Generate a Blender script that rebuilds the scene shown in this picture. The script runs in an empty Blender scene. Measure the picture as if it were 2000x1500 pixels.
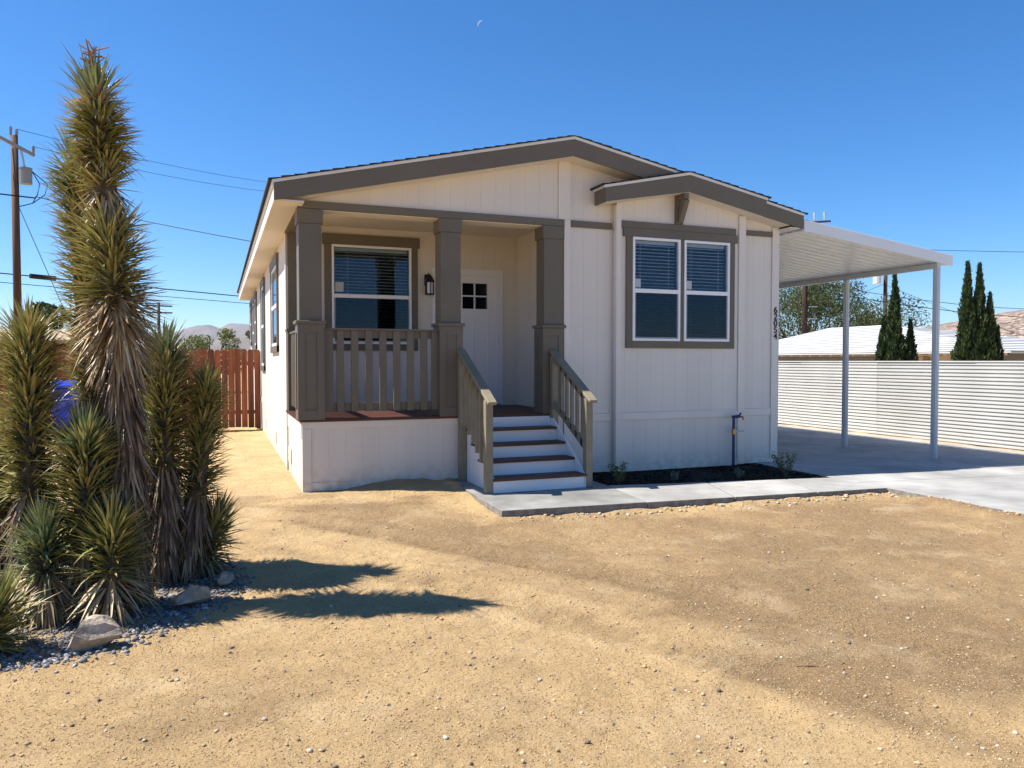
import bpy, bmesh, math, random
import numpy as np
from mathutils import Vector, Matrix
R = math.radians
random.seed(7); rng = np.random.default_rng(7)
scene = bpy.context.scene
col = scene.collection

# ------------------------------------------------------------------ camera
cam_d = bpy.data.cameras.new('camera'); cam = bpy.data.objects.new('camera', cam_d); col.objects.link(cam)
cam_d.sensor_width = 36.0; cam_d.lens = 36.0 * 1480 / 2000; cam_d.clip_start = 0.05; cam_d.clip_end = 60000
YAW, PITCH = R(21.2), R(1.74)
fwd = Vector((math.sin(YAW) * math.cos(PITCH), math.cos(YAW) * math.cos(PITCH), -math.sin(PITCH)))
cam.location = (0, 0, 1.55); cam.rotation_euler = fwd.to_track_quat('-Z', 'Y').to_euler()
scene.camera = cam
# ------------------------------------------------------------------ sky, sun, exposure
SUN = Vector((-0.66, 0.25, 1.0)).normalized()
w = bpy.data.worlds.new('World'); scene.world = w; w.use_nodes = True
nt = w.node_tree; nt.nodes.clear()
sky = nt.nodes.new('ShaderNodeTexSky'); sky.sky_type = 'NISHITA'; sky.sun_disc = False
sky.sun_elevation = math.asin(SUN.z); sky.sun_rotation = math.atan2(SUN.x, SUN.y)
sky.altitude = 2000; sky.air_density = 1.1; sky.dust_density = 0.0; sky.ozone_density = 8
bg = nt.nodes.new('ShaderNodeBackground'); bg.inputs['Strength'].default_value = 0.094
wo = nt.nodes.new('ShaderNodeOutputWorld')
hs = nt.nodes.new('ShaderNodeHueSaturation'); hs.inputs['Saturation'].default_value = 1.2
nt.links.new(sky.outputs[0], hs.inputs['Color']); nt.links.new(hs.outputs[0], bg.inputs[0]); nt.links.new(bg.outputs[0], wo.inputs[0])
sl = bpy.data.lights.new('sun', 'SUN'); sl.energy = 5.0; sl.angle = R(0.53); sl.color = (1.0, 0.95, 0.87)
so = bpy.data.objects.new('sun', sl); col.objects.link(so); so.location = (-20, 10, 30)
so.rotation_euler = SUN.to_track_quat('Z', 'Y').to_euler()
scene.view_settings.view_transform = 'Standard'; scene.view_settings.look = 'None'
scene.view_settings.exposure = 0.95; scene.view_settings.gamma = 1.0
scene.render.engine = 'CYCLES'
scene.cycles.max_bounces = 8; scene.cycles.transparent_max_bounces = 16
scene.cycles.use_denoising = True

# ------------------------------------------------------------------ helpers
def tag(o, label=None, cat=None, group=None, kind=None):
    if label: o['label'] = label
    if cat: o['category'] = cat
    if group: o['group'] = group
    if kind: o['kind'] = kind
    return o
def empty(name, loc=(0, 0, 0), parent=None):
    o = bpy.data.objects.new(name, None); col.objects.link(o); o.location = loc; o.empty_display_size = 0.2
    if parent: o.parent = parent
    return o
def link(name, me, mat=None, parent=None, smooth=False):
    o = bpy.data.objects.new(name, me); col.objects.link(o)
    if mat is not None:
        me.materials.clear(); me.materials.append(mat)
    if smooth:
        me.polygons.foreach_set('use_smooth', [True] * len(me.polygons))
    if parent:
        o.parent = parent; o.matrix_parent_inverse = Matrix.Translation(-Vector(world_loc(parent)))
    return o
def world_loc(o):
    return Vector(o.location) if o.type == 'EMPTY' else Vector((0, 0, 0))   # mesh parents sit at the world origin
class MB:
    def __init__(s): s.v = []; s.f = []
    def box(s, x0, x1, y0, y1, z0, z1):
        b = len(s.v)
        s.v += [(x0, y0, z0), (x1, y0, z0), (x1, y1, z0), (x0, y1, z0), (x0, y0, z1), (x1, y0, z1), (x1, y1, z1), (x0, y1, z1)]
        s.f += [tuple(b + i for i in q) for q in ((0, 3, 2, 1), (4, 5, 6, 7), (0, 1, 5, 4), (1, 2, 6, 5), (2, 3, 7, 6), (3, 0, 4, 7))]
        return s
    def prism(s, poly, axis, a, b_):
        # poly: 2D points (counter-clockwise) in the two other axes, extruded along axis from a to b_
        n = len(poly); b = len(s.v)
        for t in (a, b_):
            for p in poly:
                if axis == 'y': s.v.append((p[0], t, p[1]))
                elif axis == 'x': s.v.append((t, p[0], p[1]))
                else: s.v.append((p[0], p[1], t))
        s.f.append(tuple(b + i for i in range(n))); s.f.append(tuple(b + n + i for i in reversed(range(n))))
        for i in range(n):
            j = (i + 1) % n; s.f.append((b + i, b + n + i, b + n + j, b + j))
        return s
    def tube(s, pts, r, n=6, closed_ends=True):
        pts = [Vector(p) for p in pts]; b = len(s.v); m = len(pts)
        rr = r if isinstance(r, (list, tuple)) else [r] * m
        for i, p in enumerate(pts):
            d = (pts[min(i + 1, m - 1)] - pts[max(i - 1, 0)]).normalized()
            u = d.cross(Vector((0, 0, 1)))
            if u.length < 1e-3: u = Vector((1, 0, 0))
            u.normalize(); v_ = d.cross(u).normalized()
            for k in range(n):
                a = 2 * math.pi * k / n
                s.v.append(tuple(p + (u * math.cos(a) + v_ * math.sin(a)) * rr[i]))
        for i in range(m - 1):
            for k in range(n):
                k2 = (k + 1) % n
                s.f.append((b + i * n + k, b + i * n + k2, b + (i + 1) * n + k2, b + (i + 1) * n + k))
        if closed_ends:
            s.f.append(tuple(b + k for k in reversed(range(n)))); s.f.append(tuple(b + (m - 1) * n + k for k in range(n)))
        return s
    def beam(s, p0, p1, w, h, up=(0, 0, 1)):
        p0 = Vector(p0); p1 = Vector(p1); d = (p1 - p0).normalized(); u = d.cross(Vector(up)).normalized(); v_ = u.cross(d).normalized()
        b = len(s.v)
        for p in (p0, p1):
            for a, c in ((-1, -1), (1, -1), (1, 1), (-1, 1)):
                s.v.append(tuple(p + u * a * w / 2 + v_ * c * h / 2))
        s.f += [tuple(b + i for i in q) for q in ((0, 1, 2, 3), (7, 6, 5, 4), (0, 4, 5, 1), (1, 5, 6, 2), (2, 6, 7, 3), (3, 7, 4, 0))]
        return s
    def mesh(s, name):
        me = bpy.data.meshes.new(name); me.from_pydata([tuple(map(float, p)) for p in s.v], [], s.f); me.validate(); me.update()
        bm = bmesh.new(); bm.from_mesh(me); bmesh.ops.recalc_face_normals(bm, faces=bm.faces); bm.to_mesh(me); bm.free()
        return me
    def build(s, name, mat, parent=None, smooth=False, bevel=0):
        o = link(name, s.mesh(name), mat, parent, smooth)
        if bevel:
            m = o.modifiers.new('bevel', 'BEVEL'); m.width = bevel; m.segments = 1; m.limit_method = 'ANGLE'
        return o

def mat(name, base, rough=0.6, var=None, bump=None, spec=0.3, objvar=0.0, metallic=0.0, stretch=None, var2=None):
    m = bpy.data.materials.new(name); m.use_nodes = True; n = m.node_tree; P = n.nodes['Principled BSDF']
    P.inputs['Roughness'].default_value = rough; P.inputs['Specular IOR Level'].default_value = spec; P.inputs['Metallic'].default_value = metallic
    geo = n.nodes.new('ShaderNodeNewGeometry'); vec = geo.outputs['Position']
    if stretch:
        mp = n.nodes.new('ShaderNodeMapping'); mp.inputs['Scale'].default_value = stretch; n.links.new(vec, mp.inputs['Vector']); vec = mp.outputs[0]
    c = None
    def noise(sc, det=4):
        t = n.nodes.new('ShaderNodeTexNoise'); t.inputs['Scale'].default_value = sc; t.inputs['Detail'].default_value = det; n.links.new(vec, t.inputs['Vector']); return t.outputs['Fac']
    base = np.array(base)
    def scalemul(colsock, facsock, amt):
        mr = n.nodes.new('ShaderNodeMapRange'); mr.inputs[1].default_value = 0.3; mr.inputs[2].default_value = 0.7
        mr.inputs[3].default_value = 1 - amt; mr.inputs[4].default_value = 1 + amt; n.links.new(facsock, mr.inputs[0])
        vm = n.nodes.new('ShaderNodeVectorMath'); vm.operation = 'SCALE'
        if isinstance(colsock, tuple): vm.inputs[0].default_value = colsock
        else: n.links.new(colsock, vm.inputs[0])
        n.links.new(mr.outputs[0], vm.inputs['Scale']); return vm.outputs[0]
    cur = tuple(base)
    if var: cur = scalemul(cur, noise(var[0]), var[1])
    if var2: cur = scalemul(cur, noise(var2[0], 2), var2[1])
    if objvar:
        oi = n.nodes.new('ShaderNodeObjectInfo')
        mr = n.nodes.new('ShaderNodeMapRange'); mr.inputs[3].default_value = 1 - objvar; mr.inputs[4].default_value = 1 + objvar; n.links.new(oi.outputs['Random'], mr.inputs[0])
        vm = n.nodes.new('ShaderNodeVectorMath'); vm.operation = 'SCALE'
        if isinstance(cur, tuple): vm.inputs[0].default_value = cur
        else: n.links.new(cur, vm.inputs[0])
        n.links.new(mr.outputs[0], vm.inputs['Scale']); cur = vm.outputs[0]
    if isinstance(cur, tuple): P.inputs['Base Color'].default_value = (*cur, 1)
    else: n.links.new(cur, P.inputs['Base Color'])
    if bump:
        b = n.nodes.new('ShaderNodeBump'); b.inputs['Strength'].default_value = bump[1]; b.inputs['Distance'].default_value = bump[2]
        n.links.new(noise(bump[0], 5), b.inputs['Height']); n.links.new(b.outputs[0], P.inputs['Normal'])
    return m
def attr_mat(name, rough=0.5, spec=0.3, transl=0.0, bump=None):
    m = bpy.data.materials.new(name); m.use_nodes = True; n = m.node_tree; P = n.nodes['Principled BSDF']
    P.inputs['Roughness'].default_value = rough; P.inputs['Specular IOR Level'].default_value = spec
    a = n.nodes.new('ShaderNodeAttribute'); a.attribute_name = 'Col'; n.links.new(a.outputs['Color'], P.inputs['Base Color'])
    if bump:
        b = n.nodes.new('ShaderNodeBump'); b.inputs['Strength'].default_value = bump[1]; b.inputs['Distance'].default_value = bump[2]
        t = n.nodes.new('ShaderNodeTexNoise'); t.inputs['Scale'].default_value = bump[0]; g = n.nodes.new('ShaderNodeNewGeometry')
        n.links.new(g.outputs['Position'], t.inputs['Vector']); n.links.new(t.outputs['Fac'], b.inputs['Height']); n.links.new(b.outputs[0], P.inputs['Normal'])
    if transl:
        tr = n.nodes.new('ShaderNodeBsdfTranslucent'); n.links.new(a.outputs['Color'], tr.inputs['Color'])
        mx = n.nodes.new('ShaderNodeMixShader'); mx.inputs[0].default_value = transl
        n.links.new(P.outputs[0], mx.inputs[1]); n.links.new(tr.outputs[0], mx.inputs[2]); n.links.new(mx.outputs[0], n.nodes['Material Output'].inputs['Surface'])
    return m
def np_mesh(name, V, F, colors=None):
    """V (n,3), F (m,k) one face size; colors per vertex (n,3)"""
    me = bpy.data.meshes.new(name); V = np.asarray(V, dtype=np.float32); F = np.asarray(F, dtype=np.int32)
    me.vertices.add(len(V)); me.vertices.foreach_set('co', V.ravel())
    k = F.shape[1]; me.loops.add(F.size); me.loops.foreach_set('vertex_index', F.ravel())
    me.polygons.add(len(F)); me.polygons.foreach_set('loop_start', np.arange(0, F.size, k, dtype=np.int32))
    me.update(calc_edges=True)
    if colors is not None:
        ca = me.color_attributes.new('Col', 'FLOAT_COLOR', 'POINT')
        c4 = np.ones((len(V), 4), dtype=np.float32); c4[:, :3] = colors; ca.data.foreach_set('color', c4.ravel())
    return me
def vnoise(x, y, seed=0):
    x = np.asarray(x, float); y = np.asarray(y, float)
    xi = np.floor(x).astype(np.int64); yi = np.floor(y).astype(np.int64); fx = x - xi; fy = y - yi
    fx = fx * fx * (3 - 2 * fx); fy = fy * fy * (3 - 2 * fy)
    def h(a, b):
        n = (a * 374761393 + b * 668265263 + seed * 982451653) & 0x7fffffff
        n = ((n ^ (n >> 13)) * 1274126177) & 0x7fffffff
        return ((n ^ (n >> 16)) & 0xffff) / 65535.0
    return (h(xi, yi) * (1 - fx) + h(xi + 1, yi) * fx) * (1 - fy) + (h(xi, yi + 1) * (1 - fx) + h(xi + 1, yi + 1) * fx) * fy - 0.5
def fbm(x, y, seed=0, oct=4):
    s = 0; a = 1.0; f = 1.0
    for i in range(oct):
        s = s + a * vnoise(x * f, y * f, seed + i); a *= 0.5; f *= 2.03
    return s
def smooth(a, b, x):
    t = np.clip((np.asarray(x, float) - a) / (b - a), 0, 1); return t * t * (3 - 2 * t)
def poly_dist(px, py, poly):
    """signed distance (negative inside) to a closed polygon, vectorised"""
    px = np.asarray(px, float); py = np.asarray(py, float); d = np.full(px.shape, 1e9); ins = np.zeros(px.shape, bool)
    n = len(poly)
    for i in range(n):
        x0, y0 = poly[i]; x1, y1 = poly[(i + 1) % n]; ex, ey = x1 - x0, y1 - y0
        t = np.clip(((px - x0) * ex + (py - y0) * ey) / (ex * ex + ey * ey), 0, 1)
        d = np.minimum(d, np.hypot(px - x0 - t * ex, py - y0 - t * ey))
        c = ((y0 > py) != (y1 > py)) & (px < (x1 - x0) * (py - y0) / ((y1 - y0) if y1 != y0 else 1e-9) + x0)
        ins ^= c
    return np.where(ins, -d, d)

# ------------------------------------------------------------------ materials
M = {}
M['wall'] = mat('painted_siding', (0.66, 0.610, 0.540), 0.55, var=(3.0, 0.035), bump=(60, 0.25, 0.002), stretch=(1, 1, 0.06))
def splash(m_):
    n_ = m_.node_tree; P_ = n_.nodes['Principled BSDF']; src = P_.inputs['Base Color'].links[0].from_socket
    g_ = n_.nodes.new('ShaderNodeNewGeometry'); sp = n_.nodes.new('ShaderNodeSeparateXYZ'); n_.links.new(g_.outputs['Position'], sp.inputs[0])
    t_ = n_.nodes.new('ShaderNodeTexNoise'); t_.inputs['Scale'].default_value = 9; t_.inputs['Detail'].default_value = 6; n_.links.new(g_.outputs['Position'], t_.inputs['Vector'])
    r1 = n_.nodes.new('ShaderNodeMapRange'); r1.inputs[1].default_value = .30; r1.inputs[2].default_value = 0.0; n_.links.new(sp.outputs['Z'], r1.inputs[0])
    r2 = n_.nodes.new('ShaderNodeMapRange'); r2.inputs[1].default_value = .42; r2.inputs[2].default_value = .62; r2.inputs[4].default_value = .55; n_.links.new(t_.outputs['Fac'], r2.inputs[0])
    mu = n_.nodes.new('ShaderNodeMath'); mu.operation = 'MULTIPLY'; n_.links.new(r1.outputs[0], mu.inputs[0]); n_.links.new(r2.outputs[0], mu.inputs[1])
    x_ = n_.nodes.new('ShaderNodeMix'); x_.data_type = 'RGBA'; n_.links.new(mu.outputs[0], x_.inputs[0]); n_.links.new(src, x_.inputs[6]); x_.inputs[7].default_value = (.42, .31, .18, 1)
    n_.links.new(x_.outputs[2], P_.inputs['Base Color'])
splash(M['wall'])
M['wall_plain'] = mat('painted_trim_light', (0.68, 0.630, 0.560), 0.5, var=(2.0, 0.03))
splash(M['wall_plain'])
M['taupe'] = mat('taupe_paint', (0.138, 0.118, 0.088), 0.5, var=(2.5, 0.06), bump=(40, 0.1, 0.001))
M['rail'] = mat('rail_paint', (0.225, 0.195, 0.135), 0.55, var=(6, 0.12), bump=(50, 0.2, 0.001))
M['white_paint'] = mat('white_paint', (0.74, 0.74, 0.75), 0.4, var=(2, 0.02))
M['vinyl'] = mat('white_vinyl', (0.80, 0.80, 0.80), 0.35)
M['drip'] = mat('drip_edge_metal', (0.68, 0.68, 0.68), 0.4, var=(3, 0.05))
M['shingle'] = mat('dark_shingle', (0.028, 0.026, 0.026), 0.9, var=(25, 0.4), bump=(80, 0.5, 0.003), objvar=0.2)
M['soffit'] = mat('soffit_paint', (0.68, 0.63, 0.56), 0.6, var=(2, 0.03))
M['deck'] = mat('red_deck_stain', (0.075, 0.028, 0.020), 0.5, var=(14, 0.35), bump=(60, 0.3, 0.002), objvar=0.15, stretch=(0.15, 1, 1))
M['redwood'] = mat('redwood_fence', (0.235, 0.070, 0.030), 0.6, var=(9, 0.4), bump=(40, 0.3, 0.003), objvar=0.45, stretch=(1, 1, 0.1))
M['concrete'] = mat('concrete', (0.335, 0.325, 0.305), 0.75, var=(0.9, 0.24), var2=(3.5, 0.13), bump=(90, 0.25, 0.002))
M['concrete_damp'] = mat('fresh_grey_concrete', (0.25, 0.245, 0.228), 0.6, var=(1.1, 0.25), var2=(4, 0.15), bump=(90, 0.25, 0.002))
M['concrete_edge'] = mat('rough_concrete_edge', (0.20, 0.185, 0.165), 0.9, var=(12, 0.3), bump=(30, 0.8, 0.01))
M['joint'] = mat('joint_dark', (0.14, 0.135, 0.13), 0.9)
M['alum'] = mat('white_aluminium', (0.70, 0.71, 0.71), 0.35, var=(1.5, 0.03), spec=0.5)
M['alum_post'] = mat('pale_grey_post', (0.50, 0.53, 0.54), 0.35, var=(1.5, 0.03), spec=0.5)
M['fence_metal'] = mat('cream_corrugated_metal', (0.54, 0.53, 0.50), 0.4, var=(1.2, 0.07), objvar=0.07, spec=0.4)
M['black_metal'] = mat('black_metal', (0.015, 0.015, 0.017), 0.4)
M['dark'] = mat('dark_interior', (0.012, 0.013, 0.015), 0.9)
M['blind'] = mat('white_blind', (0.82, 0.82, 0.82), 0.5)
M['galv'] = mat('galvanised', (0.32, 0.34, 0.36), 0.4, metallic=0.6, var=(6, 0.15))
M['blue_valve'] = mat('blue_pipe', (0.02, 0.045, 0.12), 0.4)
M['white_label'] = mat('white_tag', (0.42, 0.46, 0.46), 0.5)
M['brass'] = mat('brass', (0.45, 0.30, 0.10), 0.35, metallic=0.9)
M['pole_wood'] = mat('pole_wood', (0.10, 0.052, 0.030), 0.8, var=(8, 0.3), bump=(30, 0.4, 0.01), stretch=(1, 1, 0.1))
M['pole_dark'] = mat('pole_dark_wood', (0.045, 0.022, 0.016), 0.8, var=(8, 0.3), stretch=(1, 1, 0.1))
M['wire'] = mat('wire_black', (0.012, 0.012, 0.014), 0.6)
M['grey_metal'] = mat('grey_metal', (0.22, 0.235, 0.245), 0.45, var=(3, 0.1))
M['porcelain'] = mat('porcelain', (0.45, 0.45, 0.47), 0.3)
M['blue_bin'] = mat('blue_plastic', (0.010, 0.045, 0.42), 0.4, var=(4, 0.1))
M['green_bin'] = mat('green_plastic', (0.012, 0.10, 0.045), 0.4)
M['rock'] = mat('pale_rock', (0.40, 0.32, 0.235), 0.85, var=(7, 0.3), var2=(35, 0.18), bump=(25, 0.7, 0.02))
M['mulch'] = mat('mulch', (0.020, 0.014, 0.010), 0.95, var=(40, 0.5), bump=(60, 1.0, 0.02))
M['nroof'] = mat('white_shingles', (0.58, 0.59, 0.60), 0.8, var=(1.5, 0.08), var2=(12, 0.08))
M['butt'] = mat('butt_shadow_line', (0.10, 0.10, 0.11), 0.9)  # dark riser colour paints in the shadow lines between shingle courses
M['nbeige'] = mat('neighbour_beige_wall', (0.50, 0.41, 0.31), 0.8, var=(2, 0.06))
M['nwall'] = mat('neighbour_wall', (0.17, 0.17, 0.17), 0.8, var=(2, 0.1))
M['nfascia'] = mat('neighbour_fascia', (0.55, 0.55, 0.54), 0.6)
M['brown'] = mat('brown_paint', (0.10, 0.045, 0.022), 0.7, var=(6, 0.2))
M['digit_brown'] = mat('brown_digit', (0.16, 0.06, 0.03), 0.6)
M['bark'] = mat('bark', (0.09, 0.065, 0.045), 0.9, var=(12, 0.4), bump=(20, 0.8, 0.02))
M['leaf'] = attr_mat('leaf_blades', 0.42, 0.4, 0.12)
M['foliage'] = attr_mat('foliage', 0.6, 0.2, 0.25)
M['stone'] = attr_mat('stones', 0.85, 0.2, 0, bump=(60, 0.5, 0.004))
def glass_mat(name, tint, refl):
    m = bpy.data.materials.new(name); m.use_nodes = True; n = m.node_tree; n.nodes.remove(n.nodes['Principled BSDF'])
    out = n.nodes['Material Output']; t = n.nodes.new('ShaderNodeBsdfTransparent'); t.inputs[0].default_value = (*tint, 1)
    g = n.nodes.new('ShaderNodeBsdfGlossy'); g.inputs['Roughness'].default_value = 0.01; g.inputs[0].default_value = (0.62, 0.80, 1, 1)
    lw = n.nodes.new('ShaderNodeFresnel'); lw.inputs[0].default_value = refl
    gb = n.nodes.new('ShaderNodeNewGeometry'); iv = n.nodes.new('ShaderNodeMath'); iv.operation = 'SUBTRACT'; iv.inputs[0].default_value = 1; n.links.new(gb.outputs['Backfacing'], iv.inputs[1])
    mu_ = n.nodes.new('ShaderNodeMath'); mu_.operation = 'MULTIPLY'; n.links.new(lw.outputs[0], mu_.inputs[0]); n.links.new(iv.outputs[0], mu_.inputs[1])
    mx = n.nodes.new('ShaderNodeMixShader'); n.links.new(mu_.outputs[0], mx.inputs[0]); n.links.new(t.outputs[0], mx.inputs[1]); n.links.new(g.outputs[0], mx.inputs[2])
    n.links.new(mx.outputs[0], out.inputs['Surface']); return m
M['glass'] = glass_mat('window_glass', (0.72, 0.78, 0.82), 1.55)
M['screen'] = glass_mat('insect_screen_glass', (0.36, 0.38, 0.39), 1.45)

# ================================================================== GROUND
WALK = [(2.665, 7.16), (4.29, 7.06), (7.47, 6.80), (7.47, 7.66), (4.425, 8.16), (4.425, 9.20), (2.74, 9.20)]
GRAVEL = [(-3.2, 4.2), (-1.03, 4.36), (-0.74, 4.38), (-0.50, 4.49), (-0.16, 4.82), (0.14, 5.25), (0.17, 5.72), (0.05, 6.25), (-0.15, 6.6), (-0.9, 7.3), (-3.2, 7.6)]
DARK = [(0.5, 8.1), (1.05, 6.3), (1.88, 4.95), (2.2, 3.95), (2.15, 3.3), (2.55, 2.7), (3.2, 2.1), (4.2, 1.0), (9, 1.0), (9, 6.4), (7.4, 6.75), (2.75, 7.1), (2.5, 8.9)]
def track_x(y): return 4.07 - .57 * y + .25 * (1 - ((y - 4.5) / 2.5) ** 2)
def ground_z(x, y):
    x = np.asarray(x, float); y = np.asarray(y, float)
    near = 1 - smooth(14, 40, np.hypot(x, y))
    z = 0.035 * fbm(x / 2.6, y / 2.6, 3, 2) + 0.026 * fbm(x / 0.7, y / 0.5, 11, 3) + 0.017 * fbm(x / 0.17, y / 0.15, 21, 3)
    z = z + 0.010 * np.abs(vnoise(x / 0.05, y / 0.05, 31))
    # vehicle tracks: long shallow ruts that swing from the left foreground towards the drive
    for k, off in enumerate((0.0, 1.05)):
        d = (x - track_x(y) - off) * 0.87
        z = z - 0.024 * np.exp(-(d / 0.15) ** 2) + 0.014 * np.exp(-((np.abs(d) - 0.25) / 0.08) ** 2)
        z = z + 0.006 * np.sin(y * 62 + np.abs(d) * 30) * np.exp(-(d / 0.14) ** 4) * smooth(-0.25, 0.15, vnoise(x / 0.8, y / 0.8, 77 + k))
    # cross-hatched tyre prints in the foreground
    for cx, cy, a_, L in ((1.75, 3.15, 0.5, 0.55), (1.2, 2.75, 0.2, 0.35), (0.75, 2.7, -0.5, 0.3), (2.1, 2.7, 0.9, 0.35)):
        u = (x - cx) * math.cos(a_) + (y - cy) * math.sin(a_); v = -(x - cx) * math.sin(a_) + (y - cy) * math.cos(a_)
        z = z + 0.007 * np.sin(u * 80 + 8 * np.abs(v)) * np.exp(-(u / L) ** 4) * np.exp(-(v / 0.11) ** 4)
    # heaped soil against the porch skirt, spoil along the walk and drive
    z = z + 0.10 * np.exp(-((x - 2.1) / 0.55) ** 2) * np.exp(-((y - 9.1) / 0.33) ** 2)
    z = z - 0.050 * smooth(1.6, 2.6, x) * (1 - smooth(7.6, 8.6, y)) * smooth(4.5, 6.2, y)
    dw = poly_dist(x, y, WALK); rag = 0.5 + 1.2 * (vnoise(x / 0.18, y / 0.18, 51) + 0.5)
    z = z + 0.022 * np.exp(-(np.clip(dw, 0, 9) / 0.12) ** 2) * rag
    z = z + 0.050 * np.exp(-((x - 7.34) / 0.22) ** 2) * smooth(3.0, 4.2, y) * (1 - smooth(6.3, 6.6, y)) * rag
    z = z * near - 0.12 * smooth(11, 13, x) * (1 - smooth(100, 300, np.hypot(x, y)))
    z = np.where(dw < -0.03, -0.12, z)
    z = np.where((x > 7.53) & (x < np.where(y > 9.1, 13.83, 13.40)) & (y > -30) & (y < 40), -0.40, z)
    z = np.where((x > 4.40) & (x < 7.5) & (y > 8.16 - 0.164 * (x - 4.425) - .02) & (y < 9.4), -0.12, z)
    z = np.where((x > 0.98) & (y > 9.26) & (x < 7.8) & (y < 23.9), -0.06, z)
    z = np.where(x > 14.2, z - 0.55 * smooth(14.2, 19, x) * (1 - smooth(200, 600, np.hypot(x, y))), z)
    return z
def axis(lo_dense, hi_dense, step, lo_mid, hi_mid, mstep):
    a = list(np.arange(lo_dense, hi_dense + 1e-6, step))
    b = list(np.arange(hi_dense + mstep, hi_mid, mstep)); c = list(np.arange(lo_dense - mstep, lo_mid, -mstep))
    g = []; t = hi_mid
    while t < 9000: t += max(mstep, (t - hi_mid) * 0.35 + mstep); g.append(t)
    h = []; t = lo_mid
    while t > -9000: t -= max(mstep, (lo_mid - t) * 0.35 + mstep); h.append(t)
    return np.array(sorted(h + c + a + b + g))
gx = axis(-2.6, 7.6, 0.026, -16, 22, 0.3); gy = axis(1.7, 9.6, 0.026, -6, 30, 0.3)
GX, GY = np.meshgrid(gx, gy); GZ = ground_z(GX, GY)
nx, ny = len(gx), len(gy)
V = np.stack([GX.ravel(), GY.ravel(), GZ.ravel()], 1)
ii = (np.arange(ny - 1)[:, None] * nx + np.arange(nx - 1)[None, :]).ravel()
me = np_mesh('ground', V, np.stack([ii, ii + 1, ii + nx + 1, ii + nx], 1))
dk = poly_dist(GX, GY, DARK) + 0.55 * fbm(GX / 0.9, GY / 0.9, 61, 4)
dark = 1 - smooth(-0.55, 0.35, dk)
for off in (0.0, 1.05):
    dark = dark + 0.6 * np.exp(-((GX - track_x(GY) - off) * .87 / 0.15) ** 2) * (0.5 + 1.5 * np.clip(fbm(GX / 0.3, GY / 0.9, 81, 3) + .25, 0, 1)) * (1 - smooth(6.5, 8.0, GY))
dark = np.clip(dark * (0.75 + 0.5 * fbm(GX / 0.5, GY / 1.3, 67, 3)) + 0.45 * smooth(0.12, 0.5, fbm(GX / 1.4, GY / 0.5, 71, 4)), 0, 1)
at = me.attributes.new('dark', 'FLOAT', 'POINT'); at.data.foreach_set('value', dark.ravel().astype(np.float32))
m = bpy.data.materials.new('desert_sand'); m.use_nodes = True; n = m.node_tree; P = n.nodes['Principled BSDF']
P.inputs['Roughness'].default_value = 0.9; P.inputs['Specular IOR Level'].default_value = 0.15
g = n.nodes.new('ShaderNodeNewGeometry'); a = n.nodes.new('ShaderNodeAttribute'); a.attribute_name = 'dark'
def N(sc, det=3, rough=0.6):
    t = n.nodes.new('ShaderNodeTexNoise'); t.inputs['Scale'].default_value = sc; t.inputs['Detail'].default_value = det; t.inputs['Roughness'].default_value = rough
    n.links.new(g.outputs['Position'], t.inputs['Vector']); return t.outputs['Fac']
def mixc(f, c0, c1):
    x = n.nodes.new('ShaderNodeMix'); x.data_type = 'RGBA'
    (n.links.new(f, x.inputs[0]) if not isinstance(f, float) else setattr(x.inputs[0], 'default_value', f))
    for i, c in ((6, c0), (7, c1)):
        if isinstance(c, tuple): x.inputs[i].default_value = (*c, 1)
        else: n.links.new(c, x.inputs[i])
    return x.outputs[2]
def rng_(f, a0, a1, b0=0.0, b1=1.0):
    r = n.nodes.new('ShaderNodeMapRange'); r.inputs[1].default_value = a0; r.inputs[2].default_value = a1; r.inputs[3].default_value = b0; r.inputs[4].default_value = b1
    n.links.new(f, r.inputs[0]); return r.outputs[0]
fm = n.nodes.new('ShaderNodeMath'); fm.operation = 'MULTIPLY_ADD'; fm.inputs[1].default_value = 0.75; n.links.new(N(6.5, 7, 0.72), fm.inputs[0])
fa = n.nodes.new('ShaderNodeMath'); fa.operation = 'ADD'; fa.inputs[1].default_value = -0.375; n.links.new(a.outputs['Fac'], fa.inputs[0]); n.links.new(fa.outputs[0], fm.inputs[2])
c = mixc(rng_(fm.outputs[0], 0.12, 0.85), (0.56, 0.375, 0.178), (0.205, 0.122, 0.058))
c = mixc(rng_(N(130, 2), 0.35, 0.65), c, mixc(0.5, c, (0.70, 0.52, 0.29)))
c = mixc(rng_(N(75, 2), 0.60, 0.70), c, mixc(0.7, c, (0.13, 0.08, 0.045)))
c = mixc(rng_(N(4, 4), 0.45, 0.75), c, mixc(0.35, c, (0.30, 0.19, 0.10)))
c = mixc(rng_(N(1.1, 6, 0.7), 0.38, 0.66), c, mixc(0.28, c, (0.26, 0.165, 0.085)))
c = mixc(rng_(N(1.7, 5, 0.65), 0.52, 0.72), c, mixc(0.35, c, (0.74, 0.57, 0.35)))
n.links.new(c, P.inputs['Base Color'])
b1 = n.nodes.new('ShaderNodeBump'); b1.inputs['Strength'].default_value = 1.0; b1.inputs['Distance'].default_value = 0.02; n.links.new(N(60, 5, 0.8), b1.inputs['Height'])
b2 = n.nodes.new('ShaderNodeBump'); b2.inputs['Strength'].default_value = 0.8; b2.inputs['Distance'].default_value = 0.05; n.links.new(N(18, 4), b2.inputs['Height'])
n.links.new(b2.outputs[0], b1.inputs['Normal']); n.links.new(b1.outputs[0], P.inputs['Normal'])
M['sand'] = m
ground = link('ground', me, m, smooth=True); tag(ground, kind='structure')

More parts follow.
